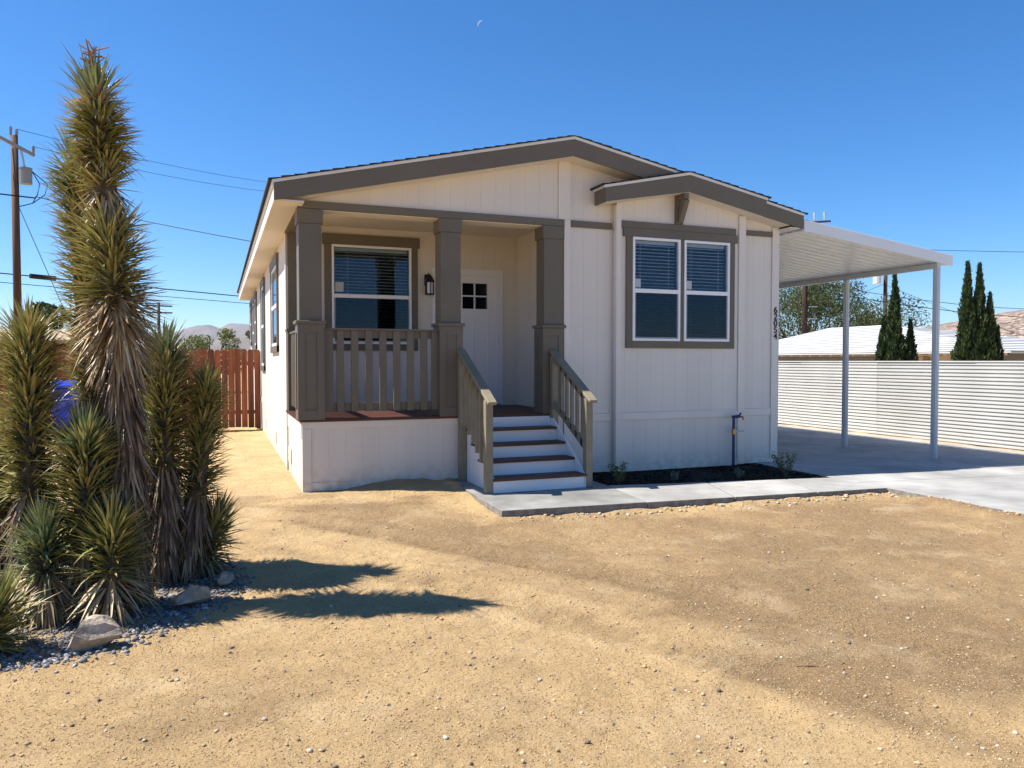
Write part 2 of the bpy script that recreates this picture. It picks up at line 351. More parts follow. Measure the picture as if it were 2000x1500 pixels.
# stones as many small low polyhedra in one mesh
ICO_V = None
def ico():
    t = (1 + 5 ** .5) / 2
    v = np.array([(-1, t, 0), (1, t, 0), (-1, -t, 0), (1, -t, 0), (0, -1, t), (0, 1, t), (0, -1, -t), (0, 1, -t), (t, 0, -1), (t, 0, 1), (-t, 0, -1), (-t, 0, 1)], float)
    v /= np.linalg.norm(v[0])
    f = np.array([(0, 11, 5), (0, 5, 1), (0, 1, 7), (0, 7, 10), (0, 10, 11), (1, 5, 9), (5, 11, 4), (11, 10, 2), (10, 7, 6), (7, 1, 8), (3, 9, 4), (3, 4, 2), (3, 2, 6), (3, 6, 8), (3, 8, 9), (4, 9, 5), (2, 4, 11), (6, 2, 10), (8, 6, 7), (9, 8, 1)])
    return v, f
def stones(name, xy, size, cols, sink=0.25, z=None):
    v, f = ico(); k = len(xy)
    z = ground_z(xy[:, 0], xy[:, 1]) if z is None else z
    jit = 1 + 0.35 * (rng.random((k, 12, 1)) - 0.5)
    sc = np.stack([size * (0.8 + 0.6 * rng.random(k)), size * (0.7 + 0.5 * rng.random(k)), size * (0.45 + 0.35 * rng.random(k))], 1)
    P_ = v[None] * jit * sc[:, None, :]
    a = rng.random(k) * 6.28; ca, sa = np.cos(a)[:, None], np.sin(a)[:, None]
    X = P_[:, :, 0] * ca - P_[:, :, 1] * sa + xy[:, 0:1]; Y = P_[:, :, 0] * sa + P_[:, :, 1] * ca + xy[:, 1:2]
    Z = P_[:, :, 2] + (z + sc[:, 2] * (0.6 - sink))[:, None]
    VV = np.stack([X, Y, Z], 2).reshape(-1, 3); FF = (f[None] + (np.arange(k) * 12)[:, None, None]).reshape(-1, 3)
    return np_mesh(name, VV, FF, np.repeat(cols, 12, axis=0))
# a few sticks and leaf scraps
def scrap(label, x, y, L, a, m_, r=.004):
    z = float(ground_z(np.array([x]), np.array([y]))[0]) + r
    o = MB().tube([(x, y, z), (x + L * .5 * math.cos(a), y + L * .5 * math.sin(a), z + .006), (x + L * math.cos(a), y + L * math.sin(a), z)], [r, r, r * .5], 5).build('twig', m_); tag(o, label, 'twig')
tw = mat('dry_twig', (.20, .13, .07), .9)
scrap('dark dry twig lying on the sand at lower right', 2.72, 3.02, .14, -.45, tw)
scrap('thin pale twig lying in the tyre tracks near the middle', 1.9, 4.55, .12, .3, tw, .003)
# loose pebbles on the sand
k = 9500
d_ = 2.2 + 7.0 * rng.random(k) ** 1.3; a_ = R(21.2) + (rng.random(k) - 0.5) * R(80)
pxy = np.stack([d_ * np.sin(a_), d_ * np.cos(a_)], 1)
ok = (poly_dist(pxy[:, 0], pxy[:, 1], WALK) > 0.02) & (pxy[:, 0] < 7.4) & (pxy[:, 1] < 9.15) & (poly_dist(pxy[:, 0], pxy[:, 1], GRAVEL) > 0)
pxy = pxy[ok]; k = len(pxy)
pal = np.array([(0.42, 0.33, 0.22), (0.34, 0.24, 0.14), (0.16, 0.12, 0.10), (0.45, 0.40, 0.32), (0.24, 0.19, 0.16), (0.45, 0.33, 0.19)])
pc = pal[rng.choice(6, k, p=[.28, .26, .12, .08, .08, .18])] * (0.8 + 0.4 * rng.random((k, 1)))
ps = 0.0020 + 0.011 * rng.random(k) ** 6
o = link('pebbles', stones('pebbles', pxy, ps, pc), M['stone']); tag(o, 'small loose pebbles scattered over the sandy yard', 'pebbles', kind='stuff')
# coarse sand grains in the foreground
k = 52000
d_ = 2.1 + 3.6 * rng.random(k) ** 1.25; a_ = R(21.2) + (rng.random(k) - 0.5) * R(76)
qx, qy = d_ * np.sin(a_), d_ * np.cos(a_); okk = poly_dist(qx, qy, GRAVEL) > 0; qx, qy = qx[okk], qy[okk]; k = len(qx)
qs = 0.0016 + 0.0030 * rng.random(k) ** 2; oc = np.array([(1, 0, 0), (0, 1, 0), (-1, 0, 0), (0, -1, 0), (0, 0, .8), (0, 0, -.8)], float)
of = np.array([(0, 1, 4), (1, 2, 4), (2, 3, 4), (3, 0, 4), (1, 0, 5), (2, 1, 5), (3, 2, 5), (0, 3, 5)])
ca_, sa_ = np.cos(a_[:k] * 50)[:, None], np.sin(a_[:k] * 50)[:, None]; PV = oc[None] * qs[:, None, None] * (1 + .5 * (rng.random((k, 6, 1)) - .5))
gzq = ground_z(qx, qy)
PV = np.stack([PV[:, :, 0] * ca_ - PV[:, :, 1] * sa_ + qx[:, None], PV[:, :, 0] * sa_ + PV[:, :, 1] * ca_ + qy[:, None], PV[:, :, 2] + (gzq + qs * .4)[:, None]], 2).reshape(-1, 3)
gcol = np.array([(.56, .39, .19), (.44, .29, .14), (.28, .17, .08), (.64, .50, .32), (.16, .10, .06)])[rng.choice(5, k, p=[.38, .28, .16, .10, .08])] * (.8 + .4 * rng.random((k, 1)))
o = link('sand_grains', np_mesh('sand_grains', PV, (of[None] + (np.arange(k) * 6)[:, None, None]).reshape(-1, 3), np.repeat(gcol, 6, 0)), M['stone']); tag(o, 'coarse sand grains covering the near yard', 'sand', kind='stuff')
# clods and broken stones along the edge of the walk and drive
k = 420; t = rng.random(k)
ex = np.where(t < .65, 2.7 + 4.75 * rng.random(k), 7.40 + 0.05 * rng.standard_normal(k)); ey = np.where(t < .65, 7.13 - 0.075 * (ex - 2.665) - np.abs(0.05 + 0.10 * rng.standard_normal(k)), 4.2 + 2.55 * rng.random(k))
ex = np.where(t < .65, ex, np.minimum(7.45, ex - 0.03))
cc = pal[rng.choice([0, 1, 3, 5], k)] * (0.8 + 0.4 * rng.random((k, 1)))
o = link('soil_clods', stones('soil_clods', np.stack([ex, ey], 1), 0.006 + 0.022 * rng.random(k) ** 3, cc), M['stone']); tag(o, 'broken clods and chips along the walk edge', 'clods', kind='stuff')
# gravel under the spiky plants
k = 17000
gxy = np.stack([-2.4 + 2.7 * rng.random(k), 4.2 + 2.6 * rng.random(k)], 1)
gd = poly_dist(gxy[:, 0], gxy[:, 1], GRAVEL); gxy = gxy[(gd < 0.05 * rng.standard_normal(k))]; k = len(gxy)
gp = np.array([(0.165, 0.165, 0.168), (0.235, 0.23, 0.228), (0.125, 0.123, 0.125), (0.34, 0.335, 0.33), (0.28, 0.24, 0.20)])
gc = gp[rng.choice(5, k, p=[.35, .25, .2, .12, .08])] * (0.75 + 0.5 * rng.random((k, 1)))
o = link('gravel', stones('gravel', gxy, 0.0055 + 0.014 * rng.random(k) ** 2.5, gc, 0.1), M['stone']); tag(o, 'blue grey gravel bed under the spiky plants', 'gravel', kind='stuff')

# concrete walk and drive
def slab_piece(poly, z0, z1, name, parent=None, m_=None, fall=lambda x: 0.0):
    # polygon slab, top in concrete and the sides in rough dirty concrete
    n_ = len(poly); me = bpy.data.meshes.new(name)
    vv = [(p[0], p[1], z0 + fall(p[0])) for p in poly] + [(p[0], p[1], z1 + fall(p[0])) for p in poly]
    ff = [tuple(range(n_, 2 * n_))] + [(i, (i + 1) % n_, n_ + (i + 1) % n_, n_ + i) for i in range(n_)]
    me.from_pydata(vv, [], ff); me.update()
    bm = bmesh.new(); bm.from_mesh(me); bmesh.ops.recalc_face_normals(bm, faces=bm.faces)
    for f in bm.faces:
        if f.normal.z < -0.5: f.normal_flip()
    bm.to_mesh(me); bm.free()
    o = link(name, me, m_ or M['concrete'], parent); me.materials.append(M['concrete_edge'])
    for p in me.polygons: p.material_index = 0 if abs(p.normal.z) > 0.5 else 1
    b = o.modifiers.new('bevel', 'BEVEL'); b.width = 0.008; b.segments = 2; b.limit_method = 'ANGLE'
    return o
WT = 0.032
walk = MB().prism([(2.70, 7.20), (7.44, 6.84), (7.44, 7.63), (4.40, 8.12), (4.40, 9.17), (2.78, 9.17)], 'z', -0.14, WT - .05).build('walkway', M['concrete_edge']); tag(walk, kind='structure')
G = 0.006
def lerp(a, b, t): return a + (b - a) * t
fy = lambda x: 7.16 - 0.0749 * (x - 2.665)
by = lambda x: 8.16 - 0.164 * (x - 4.425)
slab_piece([(2.665, fy(2.665)), (4.29, fy(4.29)), (4.415, 8.16), (4.415, 9.195), (2.74, 9.195)], -0.15, WT + .002, 'concrete_panel', walk, M['concrete_damp'])
for x0, x1 in ((4.29, 5.37), (5.37, 6.47), (6.47, 7.466)):
    xb0, xb1 = (4.415 if x0 == 4.29 else x0 + 0.33), (x1 + 0.33 if x1 < 7 else 7.466)
    slab_piece([(x0 + G, fy(x0)), (x1 - G, fy(x1)), (xb1 - G, by(xb1)), (xb0 + G, by(xb0))], -0.15, WT, 'concrete_panel', walk)
fall = lambda x: -0.024 * (x - 7.47)
drive = MB().prism([(7.5, -.2), (13.40, -.34), (13.40, WT - .05 + fall(13.4)), (7.5, WT - .05)], 'y', -20, 38).build('driveway', M['concrete_edge']); tag(drive, kind='structure')
ys_ = [-20, -8, -3.5, 0.6, 4.6, 7.25, 9.3, 11.4, 13.7, 17, 20.5, 26, 38]
for i in range(len(ys_) - 1):
    for x0, x1 in ((7.472, 10.6), (10.6, 13.84 if ys_[i] >= 9 else 13.45)):
        slab_piece([(x0 + G, ys_[i] + G), (x1 - G, ys_[i] + G), (x1 - G, ys_[i + 1] - G), (x0 + G, ys_[i + 1] - G)], -0.15, WT - .003, 'concrete_panel', drive, None, fall)
# mulch bed between the walk and the bay
mx_ = np.arange(4.425, 7.471, 0.03); my_ = np.arange(7.6, 9.23, 0.03)
MX, MY = np.meshgrid(mx_, my_)
MZ = 0.008 + 0.035 * fbm(MX / 0.5, MY / 0.5, 5, 3) + 0.03 * fbm(MX / 0.07, MY / 0.07, 9, 2)
lim = by(MX) + 0.012; MY2 = np.maximum(MY, lim)
a_ = len(mx_); ii = (np.arange(len(my_) - 1)[:, None] * a_ + np.arange(a_ - 1)[None, :]).ravel()
o = link('mulch_bed', np_mesh('mulch_bed', np.stack([MX.ravel(), MY2.ravel(), MZ.ravel()], 1), np.stack([ii, ii + 1, ii + a_ + 1, ii + a_], 1)), M['mulch'])
tag(o, 'black mulch bed between the walkway and the bay', 'mulch', kind='stuff')
k = 2600; cx_ = 4.45 + 3.0 * rng.random(k); cy_ = by(cx_) + .02 + (9.05 - by(cx_)) * rng.random(k)
o = link('mulch_chips', stones('mulch_chips', np.stack([cx_, cy_], 1), .008 + .022 * rng.random(k) ** 2, np.array([(.022, .015, .010), (.035, .024, .016), (.012, .009, .007)])[rng.choice(3, k)], 0.2, z=np.full(k, .012)), M['stone']); tag(o, 'dark bark chips on the mulch bed', 'mulch', kind='stuff')

# ================================================================== HOUSE
XL, XR, YF, YB = 0.915, 7.86, 9.21, 23.9
DECK = 0.855
house = empty('manufactured_house', (4.4, 9.2, 0))
tag(house, 'new single storey house in pale greige siding with taupe trim, porch and low gable', 'house')
PKX, PKB, PKT = 4.322, 4.200, 4.410            # gable fascia: bottom and top at the peak
def fb(x): return PKB - (PKX - x) * 0.2280 if x < PKX else PKB - (x - PKX) * 0.1882      # fascia bottom / soffit line
def ft(x): return PKT - (PKX - x) * 0.2327 if x < PKX else PKT - (x - PKX) * 0.1944      # fascia top
shell = MB()
shell.box(XL + .06, 4.48, 11.55, YB - .05, 0.05, 3.32); shell.box(4.52, XR - .05, YF + .30, YB - .05, 0.05, 3.40)
o = shell.build('house_core', M['dark'], house)
PW = 0.203
def planks(parent, x0, x1, y, zb, zt, name='siding_panel', thick=0.013, m_=None, w=PW, face=-1):
    """vertical siding panels side by side on a wall that faces -Y; zb, zt are functions of x"""
    x = x0; zb = zb if callable(zb) else (lambda q, c=zb: c); zt = zt if callable(zt) else (lambda q, c=zt: c)
    while x < x1 - 1e-4:
        xe = min(x + w, x1); g = 0.0009
        mids = [xm for xm in (PKX,) if x + g < xm < xe - g]
        xs = [x + g] + mids + [xe - g]
        poly = [(q, zb(q)) for q in xs] + [(q, zt(q)) for q in reversed(xs)]
        MB().prism(poly, 'y', y, y + thick).build(name, m_ or M['wall'], parent)
        x = xe
def backing(name, x0, x1, y0, y1, z0, z1, parent=house, m_=None): return MB().box(x0, x1, y0, y1, z0, z1).build(name, m_ or M['wall'], parent)
def holed(xs, zs, holes, top, y0, y1):
    """one connected wall slab on an x/z grid with window openings left out; top(x) gives the upper edge"""
    b = MB(); nx_, nz_ = len(xs), len(zs) + 1
    for y in (y0, y1):
        for x in xs:
            for z in zs: b.v.append((x, y, z))
            b.v.append((x, y, top(x)))
    I = lambda i, j, k: k * nx_ * nz_ + i * nz_ + j
    solid = lambda i, j: 0 <= i < nx_ - 1 and 0 <= j < nz_ - 1 and (i, j) not in holes
    for i in range(nx_ - 1):
        for j in range(nz_ - 1):
            if not solid(i, j): continue
            b.f.append((I(i, j, 0), I(i + 1, j, 0), I(i + 1, j + 1, 0), I(i, j + 1, 0))); b.f.append((I(i, j, 1), I(i, j + 1, 1), I(i + 1, j + 1, 1), I(i + 1, j, 1)))
            for (di, dj, p, q) in ((-1, 0, (i, j), (i, j + 1)), (1, 0, (i + 1, j), (i + 1, j + 1)), (0, -1, (i, j), (i + 1, j)), (0, 1, (i, j + 1), (i + 1, j + 1))):
                if not solid(i + di, j + dj): b.f.append((I(*p, 0), I(*q, 0), I(*q, 1), I(*p, 1)))
    return b
# --- front wall, above the porch beam (gable) and right of the porch
gable = MB().prism([(0.93, 3.43), (4.40, 3.43), (4.40, fb(4.40) + .03), (PKX, fb(PKX) + .03), (0.93, fb(0.93) + .03)], 'y', YF + .003, YF + .06).build('gable_wall', M['wall'], house)
planks(gable, XL, 4.228, YF, 3.428, lambda x: fb(x) + .02)
front = holed([4.40, 5.25, 6.93, 7.80], [0.06, 1.79, 3.28], {(1, 1)}, lambda x: fb(x) + .03, YF + .003, YF + .05).build('front_wall', M['wall'], house)
planks(front, 4.404, 5.03, YF, 0.835, lambda x: min(fb(x) + .02, 9) if x < 5.3 else 3.9)
planks(front, 5.03, 5.36, YF, 3.48, lambda x: fb(x) + .02)
planks(front, 4.404, 5.03, YF, 0.10, 0.728)
planks(front, 7.20, 7.735, YF, 0.845, lambda x: fb(x) + .02); planks(front, 7.20, 7.735, YF, 0.10, 0.735)
tr = MB()
def trim(x0, x1, z0, z1, y=YF, t=0.022, name='corner_board', m_='wall_plain', parent=front): return MB().box(x0, x1, y - t, y - .001, z0, z1).build(name, M[m_], parent, bevel=0.003)
MB().prism([(4.228, 3.43), (4.402, 3.43), (4.402, fb(4.402) + .02), (PKX, fb(PKX) + .02), (4.228, fb(4.228) + .02)], 'y', YF - .022, YF - .001).build('corner_board', M['wall_plain'], front)
trim(4.312, 4.404, 0.06, 3.428)
trim(7.735, 7.862, 0.02, fb(7.86) + .01)
trim(4.404, 5.03, 0.730, 0.833, t=.016, name='belt_board'); trim(7.20, 7.735, 0.738, 0.842, t=.016, name='belt_board')
trim(4.404, 5.03, 0.03, 0.098, t=.018, name='base_board'); trim(7.20, 7.735, 0.03, 0.098, t=.018, name='base_board')
trim(4.404, 5.025, 3.338, 3.425, t=.030, name='trim_strip', m_='taupe'); trim(7.20, 7.733, 3.395, 3.470, t=.030, name='trim_strip', m_='taupe')
# flashing where the small gable meets the wall, and the dark end of the wall beside it
MB().prism([(5.36, 3.93), (5.58, 3.955), (5.36, 4.03)], 'y', 9.10, 9.11).build('flashing', M['drip'], house)
# --- right side wall (seen only from beside) and back
side = backing('side_wall', XR - .03, XR - .004, YF + .02, YB, 0.05, 3.45); backing('back_wall', XL, XR - .04, YB - .02, YB, 0.05, 3.4)
# --- left side wall: siding with grooves, trimmed windows
lw = MB(); y = 11.115
lw.box(XL + .003, XL + .05, 11.12, YB - .03, 0.0, 3.36)
while y < YB - .01:
    ye = min(y + PW, YB); lw.box(XL, XL + .011, y + .002, ye - .002, 0.735, 3.355); lw.box(XL, XL + .011, y + .002, ye - .002, 0.04, 0.63); y = ye
left = lw.build('left_wall', M['wall'], house)
MB().box(XL - .012, XL - .001, 11.115, YB, 0.632, 0.733).build('belt_board', M['wall_plain'], left)
MB().box(XL - .020, XL - .001, 11.105, 11.20, 0.0, 3.35).build('corner_board', M['wall_plain'], left)
def left_window(y0, y1, z0, z1):
    f = MB()
    for a, b, c, d in ((y0, y1, z0, z0 + .05), (y0, y1, z1 - .05, z1), (y0, y0 + .05, z0 + .05, z1 - .05), (y1 - .05, y1, z0 + .05, z1 - .05), (y0 + .05, y1 - .05, (z0 + z1) / 2 - .03, (z0 + z1) / 2 + .03)):
        f.box(XL - .022, XL - .001, a, b, c, d)
    wn = f.build('window', M['vinyl'], house)
    MB().box(XL - .008, XL - .004, y0 + .05, y1 - .05, z0 + .05, z1 - .05).build('pane', M['glass'], wn)
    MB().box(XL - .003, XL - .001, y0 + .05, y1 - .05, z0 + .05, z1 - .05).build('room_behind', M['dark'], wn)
    c = MB()
    c.box(XL - .035, XL - .001, y0 - .11, y0 - .002, z0 - .10, z1 + .002); c.box(XL - .035, XL - .001, y1 + .002, y1 + .11, z0 - .10, z1 + .002)
    c.box(XL - .042, XL - .001, y0 - .15, y1 + .15, z1 + .004, z1 + .15); c.box(XL - .04, XL - .001, y0 - .11, y1 + .11, z0 - .11, z0 - .002)
    c.build('window_casing', M['taupe'], wn)
for a in ((12.75, 14.1, 1.80, 3.12), (16.45, 17.5, 1.45, 3.12), (19.9, 20.7, 1.95, 3.12), (21.0, 21.9, 1.5, 3.1), (22.7, 23.4, 2.1, 3.1)): left_window(*a)
for yy in (10.6, 13.4, 16.4, 19.4):
    MB().box(XL - .012, XL - .001, yy, yy + .36, .16, .36).build('skirt_vent', M['wall_plain'], house)
# --- porch floor, skirt
skirt = MB(); skirt.box(XL + .018, 4.30, YF + .003, YF + .05, 0.0, DECK - .035); skirt.box(XL + .016, XL + .05, YF + .05, 11.12, 0.0, DECK - .035)
sk = skirt.build('porch_skirt', M['wall'], house)
planks(sk, 1.02, 2.80, YF, 0.105, 0.745); planks(sk, 4.0, 4.31, YF, 0.105, 0.745)
MB().box(XL + .004, 4.31, YF - .012, YF + .014, 0.748, DECK - .03).build('belt_board', M['wall_plain'], sk)
MB().box(XL + .004, 4.31, YF - .010, YF + .014, -0.05, 0.102).build('base_board', M['wall_plain'], sk)
MB().box(XL + .004, 1.018, YF - .014, YF + .014, 0.104, 0.746).build('corner_board', M['wall_plain'], sk)
pl = MB(); y = YF + .02
while y < 11.1: ye = min(y + PW, 11.115); pl.box(XL + .003, XL + .014, y + .002, ye - .002, -0.05, 0.63); y = ye
pl.build('side_siding', M['wall'], sk); MB().box(XL - .006, XL + .014, YF + .017, 11.11, .632, DECK - .03).build('belt_board', M['wall_plain'], sk)
y = YF - .035
while y < 11.22:
    ye = min(y + .138, 11.235)
    MB().box(XL - .02 if y > 9.0 else XL - .02, 4.30 if y < 9.3 else 4.44, y + .003, ye - .003, DECK - .028, DECK).build('deck_board', M['deck'], sk); y = ye
MB().box(XL + .03, 4.29, YF + .06, 11.2, DECK - .2, DECK - .04).build('deck_frame', M['dark'], sk)
# --- porch walls and ceiling
pb = holed([XL + .02, 1.55, 2.728, 3.31, 3.94, 4.46], [DECK, 1.80, 2.36, 2.755, 3.242], {(1, 1), (1, 2), (1, 3), (3, 2)}, lambda x: 3.52, 11.253, 11.30).build('porch_back_wall', M['wall'], house)
WX0, WX1, WZ0, WZ1 = 1.55, 2.728, 1.80, 3.242
planks(pb, XL + .005, 1.46, 11.25, DECK + .1, 3.5); planks(pb, 1.46, 2.83, 11.25, DECK + .1, 1.70); planks(pb, 1.46, 2.83, 11.25, 3.40, 3.5); planks(pb, 2.83, 3.07, 11.25, DECK + .1, 3.5)
planks(pb, 3.07, 4.19, 11.25, 2.975, 3.5); planks(pb, 4.19, 4.45, 11.25, DECK + .1, 3.5)
MB().box(XL, 3.07, 11.232, 11.249, DECK, DECK + .098).build('base_board', M['wall_plain'], pb); MB().box(4.19, 4.44, 11.232, 11.249, DECK, DECK + .098).build('base_board', M['wall_plain'], pb)
ps_ = MB().box(4.449, 4.49, YF + .06, 11.26, DECK, 3.52).build('porch_side_wall', M['wall'], house)
y = YF + .06
while y < 11.24:
    ye = min(y + PW, 11.245); MB().box(4.446, 4.460, y + .002, ye - .002, DECK + .1, 3.5).build('siding_panel', M['wall'], ps_); y = ye
MB().box(4.432, 4.460, YF + .06, 11.23, DECK, DECK + .098).build('base_board', M['wall_plain'], ps_)
MB().box(XL + .02, 4.46, YF + .28, 11.26, 3.50, 3.53).build('porch_ceiling', M['soffit'], house)
beam = MB().box(XL - .03, 4.310, YF - .03, YF + .26, 3.338, 3.426).build('porch_beam', M['taupe'], house)
MB().box(XL, 4.30, YF + .02, YF + .27, 3.327, 3.337).build('beam_soffit', M['soffit'], house)
MB().box(XL + .0, 4.3, YF + .262, YF + .279, 3.33, 3.53).build('beam_back', M['soffit'], house)
MB().box(XL - .03, XL + .10, YF + .262, 11.1, 3.338, 3.426).build('side_beam', M['taupe'], house)
MB().prism([(XL - .005, 3.53), (XL + .03, 3.53), (XL + .03, 3.427), (XL - .005, 3.427)], 'y', YF + .3, 11.1).build('side_frieze', M['wall_plain'], house)
# --- windows that face the yard
def front_window(x0, x1, z0, z1, y, sash, name='window', slats=True, blind_to=None):
    """double-hung window in the plane y facing -Y"""
    f = MB(); t = 0.034
    for a, b, c, d in ((x0, x1, z0, z0 + t), (x0, x1, z1 - t, z1), (x0, x0 + t, z0 + t, z1 - t), (x1 - t, x1, z0 + t, z1 - t), (x0 + t, x1 - t, sash - .028, sash + .028)):
        f.box(a, b, y - .035, y + .03, c, d)
    wn = f.build(name, M['vinyl'], house, bevel=0.004)
    MB().box(x0 + t, x1 - t, y - .004, y + .0, sash + .028, z1 - t).build('upper_pane', M['glass'], wn)
    ls = MB(); s = .018
    for a, b, c, d in ((x0 + t, x1 - t, z0 + t, z0 + t + s), (x0 + t, x0 + t + s, z0 + t + s, sash - .028), (x1 - t - s, x1 - t, z0 + t + s, sash - .028)): ls.box(a, b, y - .025, y - .008, c, d)
    ls.build('lower_sash', M['grey_metal'], wn)
    MB().box(x0 + t + s, x1 - t - s, y - .014, y - .010, z0 + t + s, sash - .028).build('lower_pane', M['screen'], wn)
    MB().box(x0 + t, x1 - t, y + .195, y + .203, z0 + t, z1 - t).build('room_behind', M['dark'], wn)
    rb = MB()
    for a, b, c, d in ((x0 - .01, x0 + t, z0, z1), (x1 - t, x1 + .01, z0, z1)): rb.box(a, b, y + .03, y + .205, c, d)
    rb.box(x0, x1, y + .03, y + .205, z1 - t, z1); rb.box(x0, x1, y + .03, y + .205, z0, z0 + t)
    rb.build('reveal', M['dark'], wn)
    MB().box(x0 + t + .01, x1 - t - .01, y + .045, y + .085, z1 - t - .045, z1 - t).build('blind_headrail', M['blind'], wn)
    zz = z1 - t - .065; me = MB().beam((x0 + t + .012, y + .066, 0), (x1 - t - .012, y + .066, 0), .046, .003, up=(0, .10, 1)).mesh('blind_slat'); me.materials.append(M['blind'])
    while zz > (blind_to if blind_to else z0 + .06):
        so_ = link('blind_slat', me, None, wn); so_.location.z = zz; zz -= .047
    for q in (0.2, 0.8): MB().box(lerp(x0, x1, q) - .002, lerp(x0, x1, q) + .002, y + .04, y + .043, z0 + .06, z1 - .1).build('blind_cord', M['blind'], wn)
    return wn
def casing(x0, x1, z0, z1, y, parent, head=0.11, side=.095, foot=.10):
    c = MB(); c.box(x0 - side, x0 - .001, y - .03, y - .001, z0 - foot, z1); c.box(x1 + .001, x1 + side, y - .03, y - .001, z0 - foot, z1)
    c.box(x0 - side - .03, x1 + side + .03, y - .04, y - .001, z1 + .001, z1 + head); c.box(x0, x1, y - .03, y - .001, z0 - foot, z0 - .001)
    return c.build('window_casing', M['taupe'], parent)
w1 = front_window(WX0, WX1, WZ0, WZ1, 11.24, 2.50)
casing(WX0, WX1, WZ0, WZ1, 11.25, w1, head=.155, side=.10, foot=.095)
MB().box(1.60, 1.72, 11.228, 11.231, 2.56, 2.70).build('sticker', M['white_label'], w1)
# bay
BY = 9.12
bay = holed([5.06, 5.293, 6.055, 6.119, 6.888, 7.17], [0.05, 1.828, 3.245], {(1, 1), (3, 1)}, lambda x: 3.68 + (x - 5.06) * .177 if x < 6.058 else 3.86 - (x - 6.058) * .19, BY + .003, YF - .002)
bw = bay.build('bay_wall', M['wall'], house)
def dfb(x): return 3.641 + (x - 4.755) * 0.1773 if x < 6.058 else 3.872 - (x - 6.058) * 0.1955      # small gable fascia bottom
def bayplank(x0, x1, zb, zt): planks(bw, x0, x1, BY, zb, zt)
bayplank(5.126, 5.19, .845, 3.36); bayplank(5.19, 6.985, .845, 1.725); bayplank(6.985, 7.06, .845, 3.36)
bayplank(5.126, 5.97, 3.462, lambda x: dfb(x) + .02); bayplank(6.09, 7.06, 3.462, lambda x: dfb(x) + .02); bayplank(5.126, 7.06, .10, .735)
bt = lambda *a, **k: trim(*a, y=BY, parent=bw, **k)
bt(5.052, 5.124, 0.04, dfb(5.06) + .0); bt(7.062, 7.182, 0.04, dfb(7.18) + .0)
bt(5.124, 7.062, .738, .842, t=.016, name='belt_board'); bt(5.124, 7.062, .03, .098, t=.016, name='base_board')
bt(5.124, 7.000, 3.362, 3.455, t=.034, name='trim_strip', m_='taupe')
MB().box(5.046, 5.058, BY - .02, YF - .03, 0.04, 3.66).build('return_board', M['wall_plain'], bw)
for x0, x1 in ((5.293, 6.055), (6.119, 6.888)):
    wn = front_window(x0, x1, 1.828, 3.245, BY - .01, 2.515)
    MB().box(x0 + .05, x0 + .135, BY - .018, BY - .015, 2.56, 2.68).build('sticker', M['white_label'], wn)
cs = MB(); cs.box(5.20, 5.292, BY - .03, BY - .001, 1.728, 3.246); cs.box(6.889, 6.982, BY - .03, BY - .001, 1.728, 3.246); cs.box(6.056, 6.118, BY - .028, BY - .001, 1.828, 3.246)
cs.box(5.293, 6.888, BY - .03, BY - .001, 1.728, 1.827); cs.box(5.152, 7.02, BY - .042, BY - .001, 3.247, 3.360)
cs.build('window_casing', M['taupe'], bw)
# small gable over the bay: fascia, roof, bracket
DY = 8.87
dg = MB(); pts = [(4.755, 3.641, 3.820), (6.058, 3.872, 4.095), (7.352, 3.619, 3.850)]
dg.prism([(p[0], p[1]) for p in pts] + [(p[0], p[2]) for p in reversed(pts)], 'y', DY, DY + .03)
dgo = dg.build('bay_gable_fascia', M['taupe'], house)
MB().box(4.755, 4.785, DY + .031, YF - .03, 3.641, 3.820).build('side_fascia', M['taupe'], dgo)
MB().box(7.32, 7.352, DY + .031, 8.905, 3.619, 3.83).build('side_fascia', M['taupe'], dgo)
def roof_edges(pts, y0, y1, parent, oh=.02):
    """drip edge and shingle layer along a gable line; pts (x, z of the fascia top)"""
    for k_ in range(len(pts) - 1):
        (x0, z0), (x1, z1) = pts[k_], pts[k_ + 1]
        MB().prism([(x0, z0 + .001), (x1, z1 + .001), (x1, z1 + .036), (x0, z0 + .036)], 'y', y0 - .012, y1).build('drip_edge', M['drip'], parent)
dp = [(4.735, 3.817), (6.058, 4.096), (7.372, 3.848)]
roof_edges(dp, DY, YF - .02, dgo)
sf = MB(); sf.prism([(4.786, 3.642), (6.058, 3.870), (7.318, 3.622), (7.318, 3.640), (6.058, 3.888), (4.786, 3.660)], 'y', DY + .031, YF - .03); sf.build('soffit', M['soffit'], dgo)
def shingles(p0, p1, y0, y1, parent, step=.145, name='shingles'):
    """courses lapped up the slope from p0 (eave) to p1 (ridge), running along Y"""
    (x0, z0), (x1, z1) = p0, p1; L = math.hypot(x1 - x0, z1 - z0); ux, uz = (x1 - x0) / L, (z1 - z0) / L; nx_, nz_ = (-uz, ux) if ux > 0 else (uz, -ux)
    b = MB(); s = -0.025
    while s < L:
        e = min(s + step * 1.25, L + .01)
        q = lambda t, h: (x0 + ux * t + nx_ * h, z0 + uz * t + nz_ * h)
        jag = random.uniform(-.012, .004)
        poly = [q(s, .0), q(e, .0), q(e, .006), q(s, .022)]
        if ux < 0: poly = poly[::-1]
        b.prism(poly, 'y', y0 + jag, y1); s += step
    return b.build(name, M['shingle'], parent)
shingles((4.725, 3.850), (6.058, 4.133), DY - .022, 10.2, dgo); shingles((7.385, 3.882), (6.058, 4.133), DY - .022, 10.2, dgo)
br = MB(); br.box(5.975, 6.085, BY - .05, BY - .001, 3.456, 3.868)
bk = br.build('gable_bracket', M['taupe'], dgo)
MB().beam((6.03, BY - .05, 3.82), (6.03, DY + .04, 3.82), .075, .075).build('bracket_arm', M['taupe'], bk)
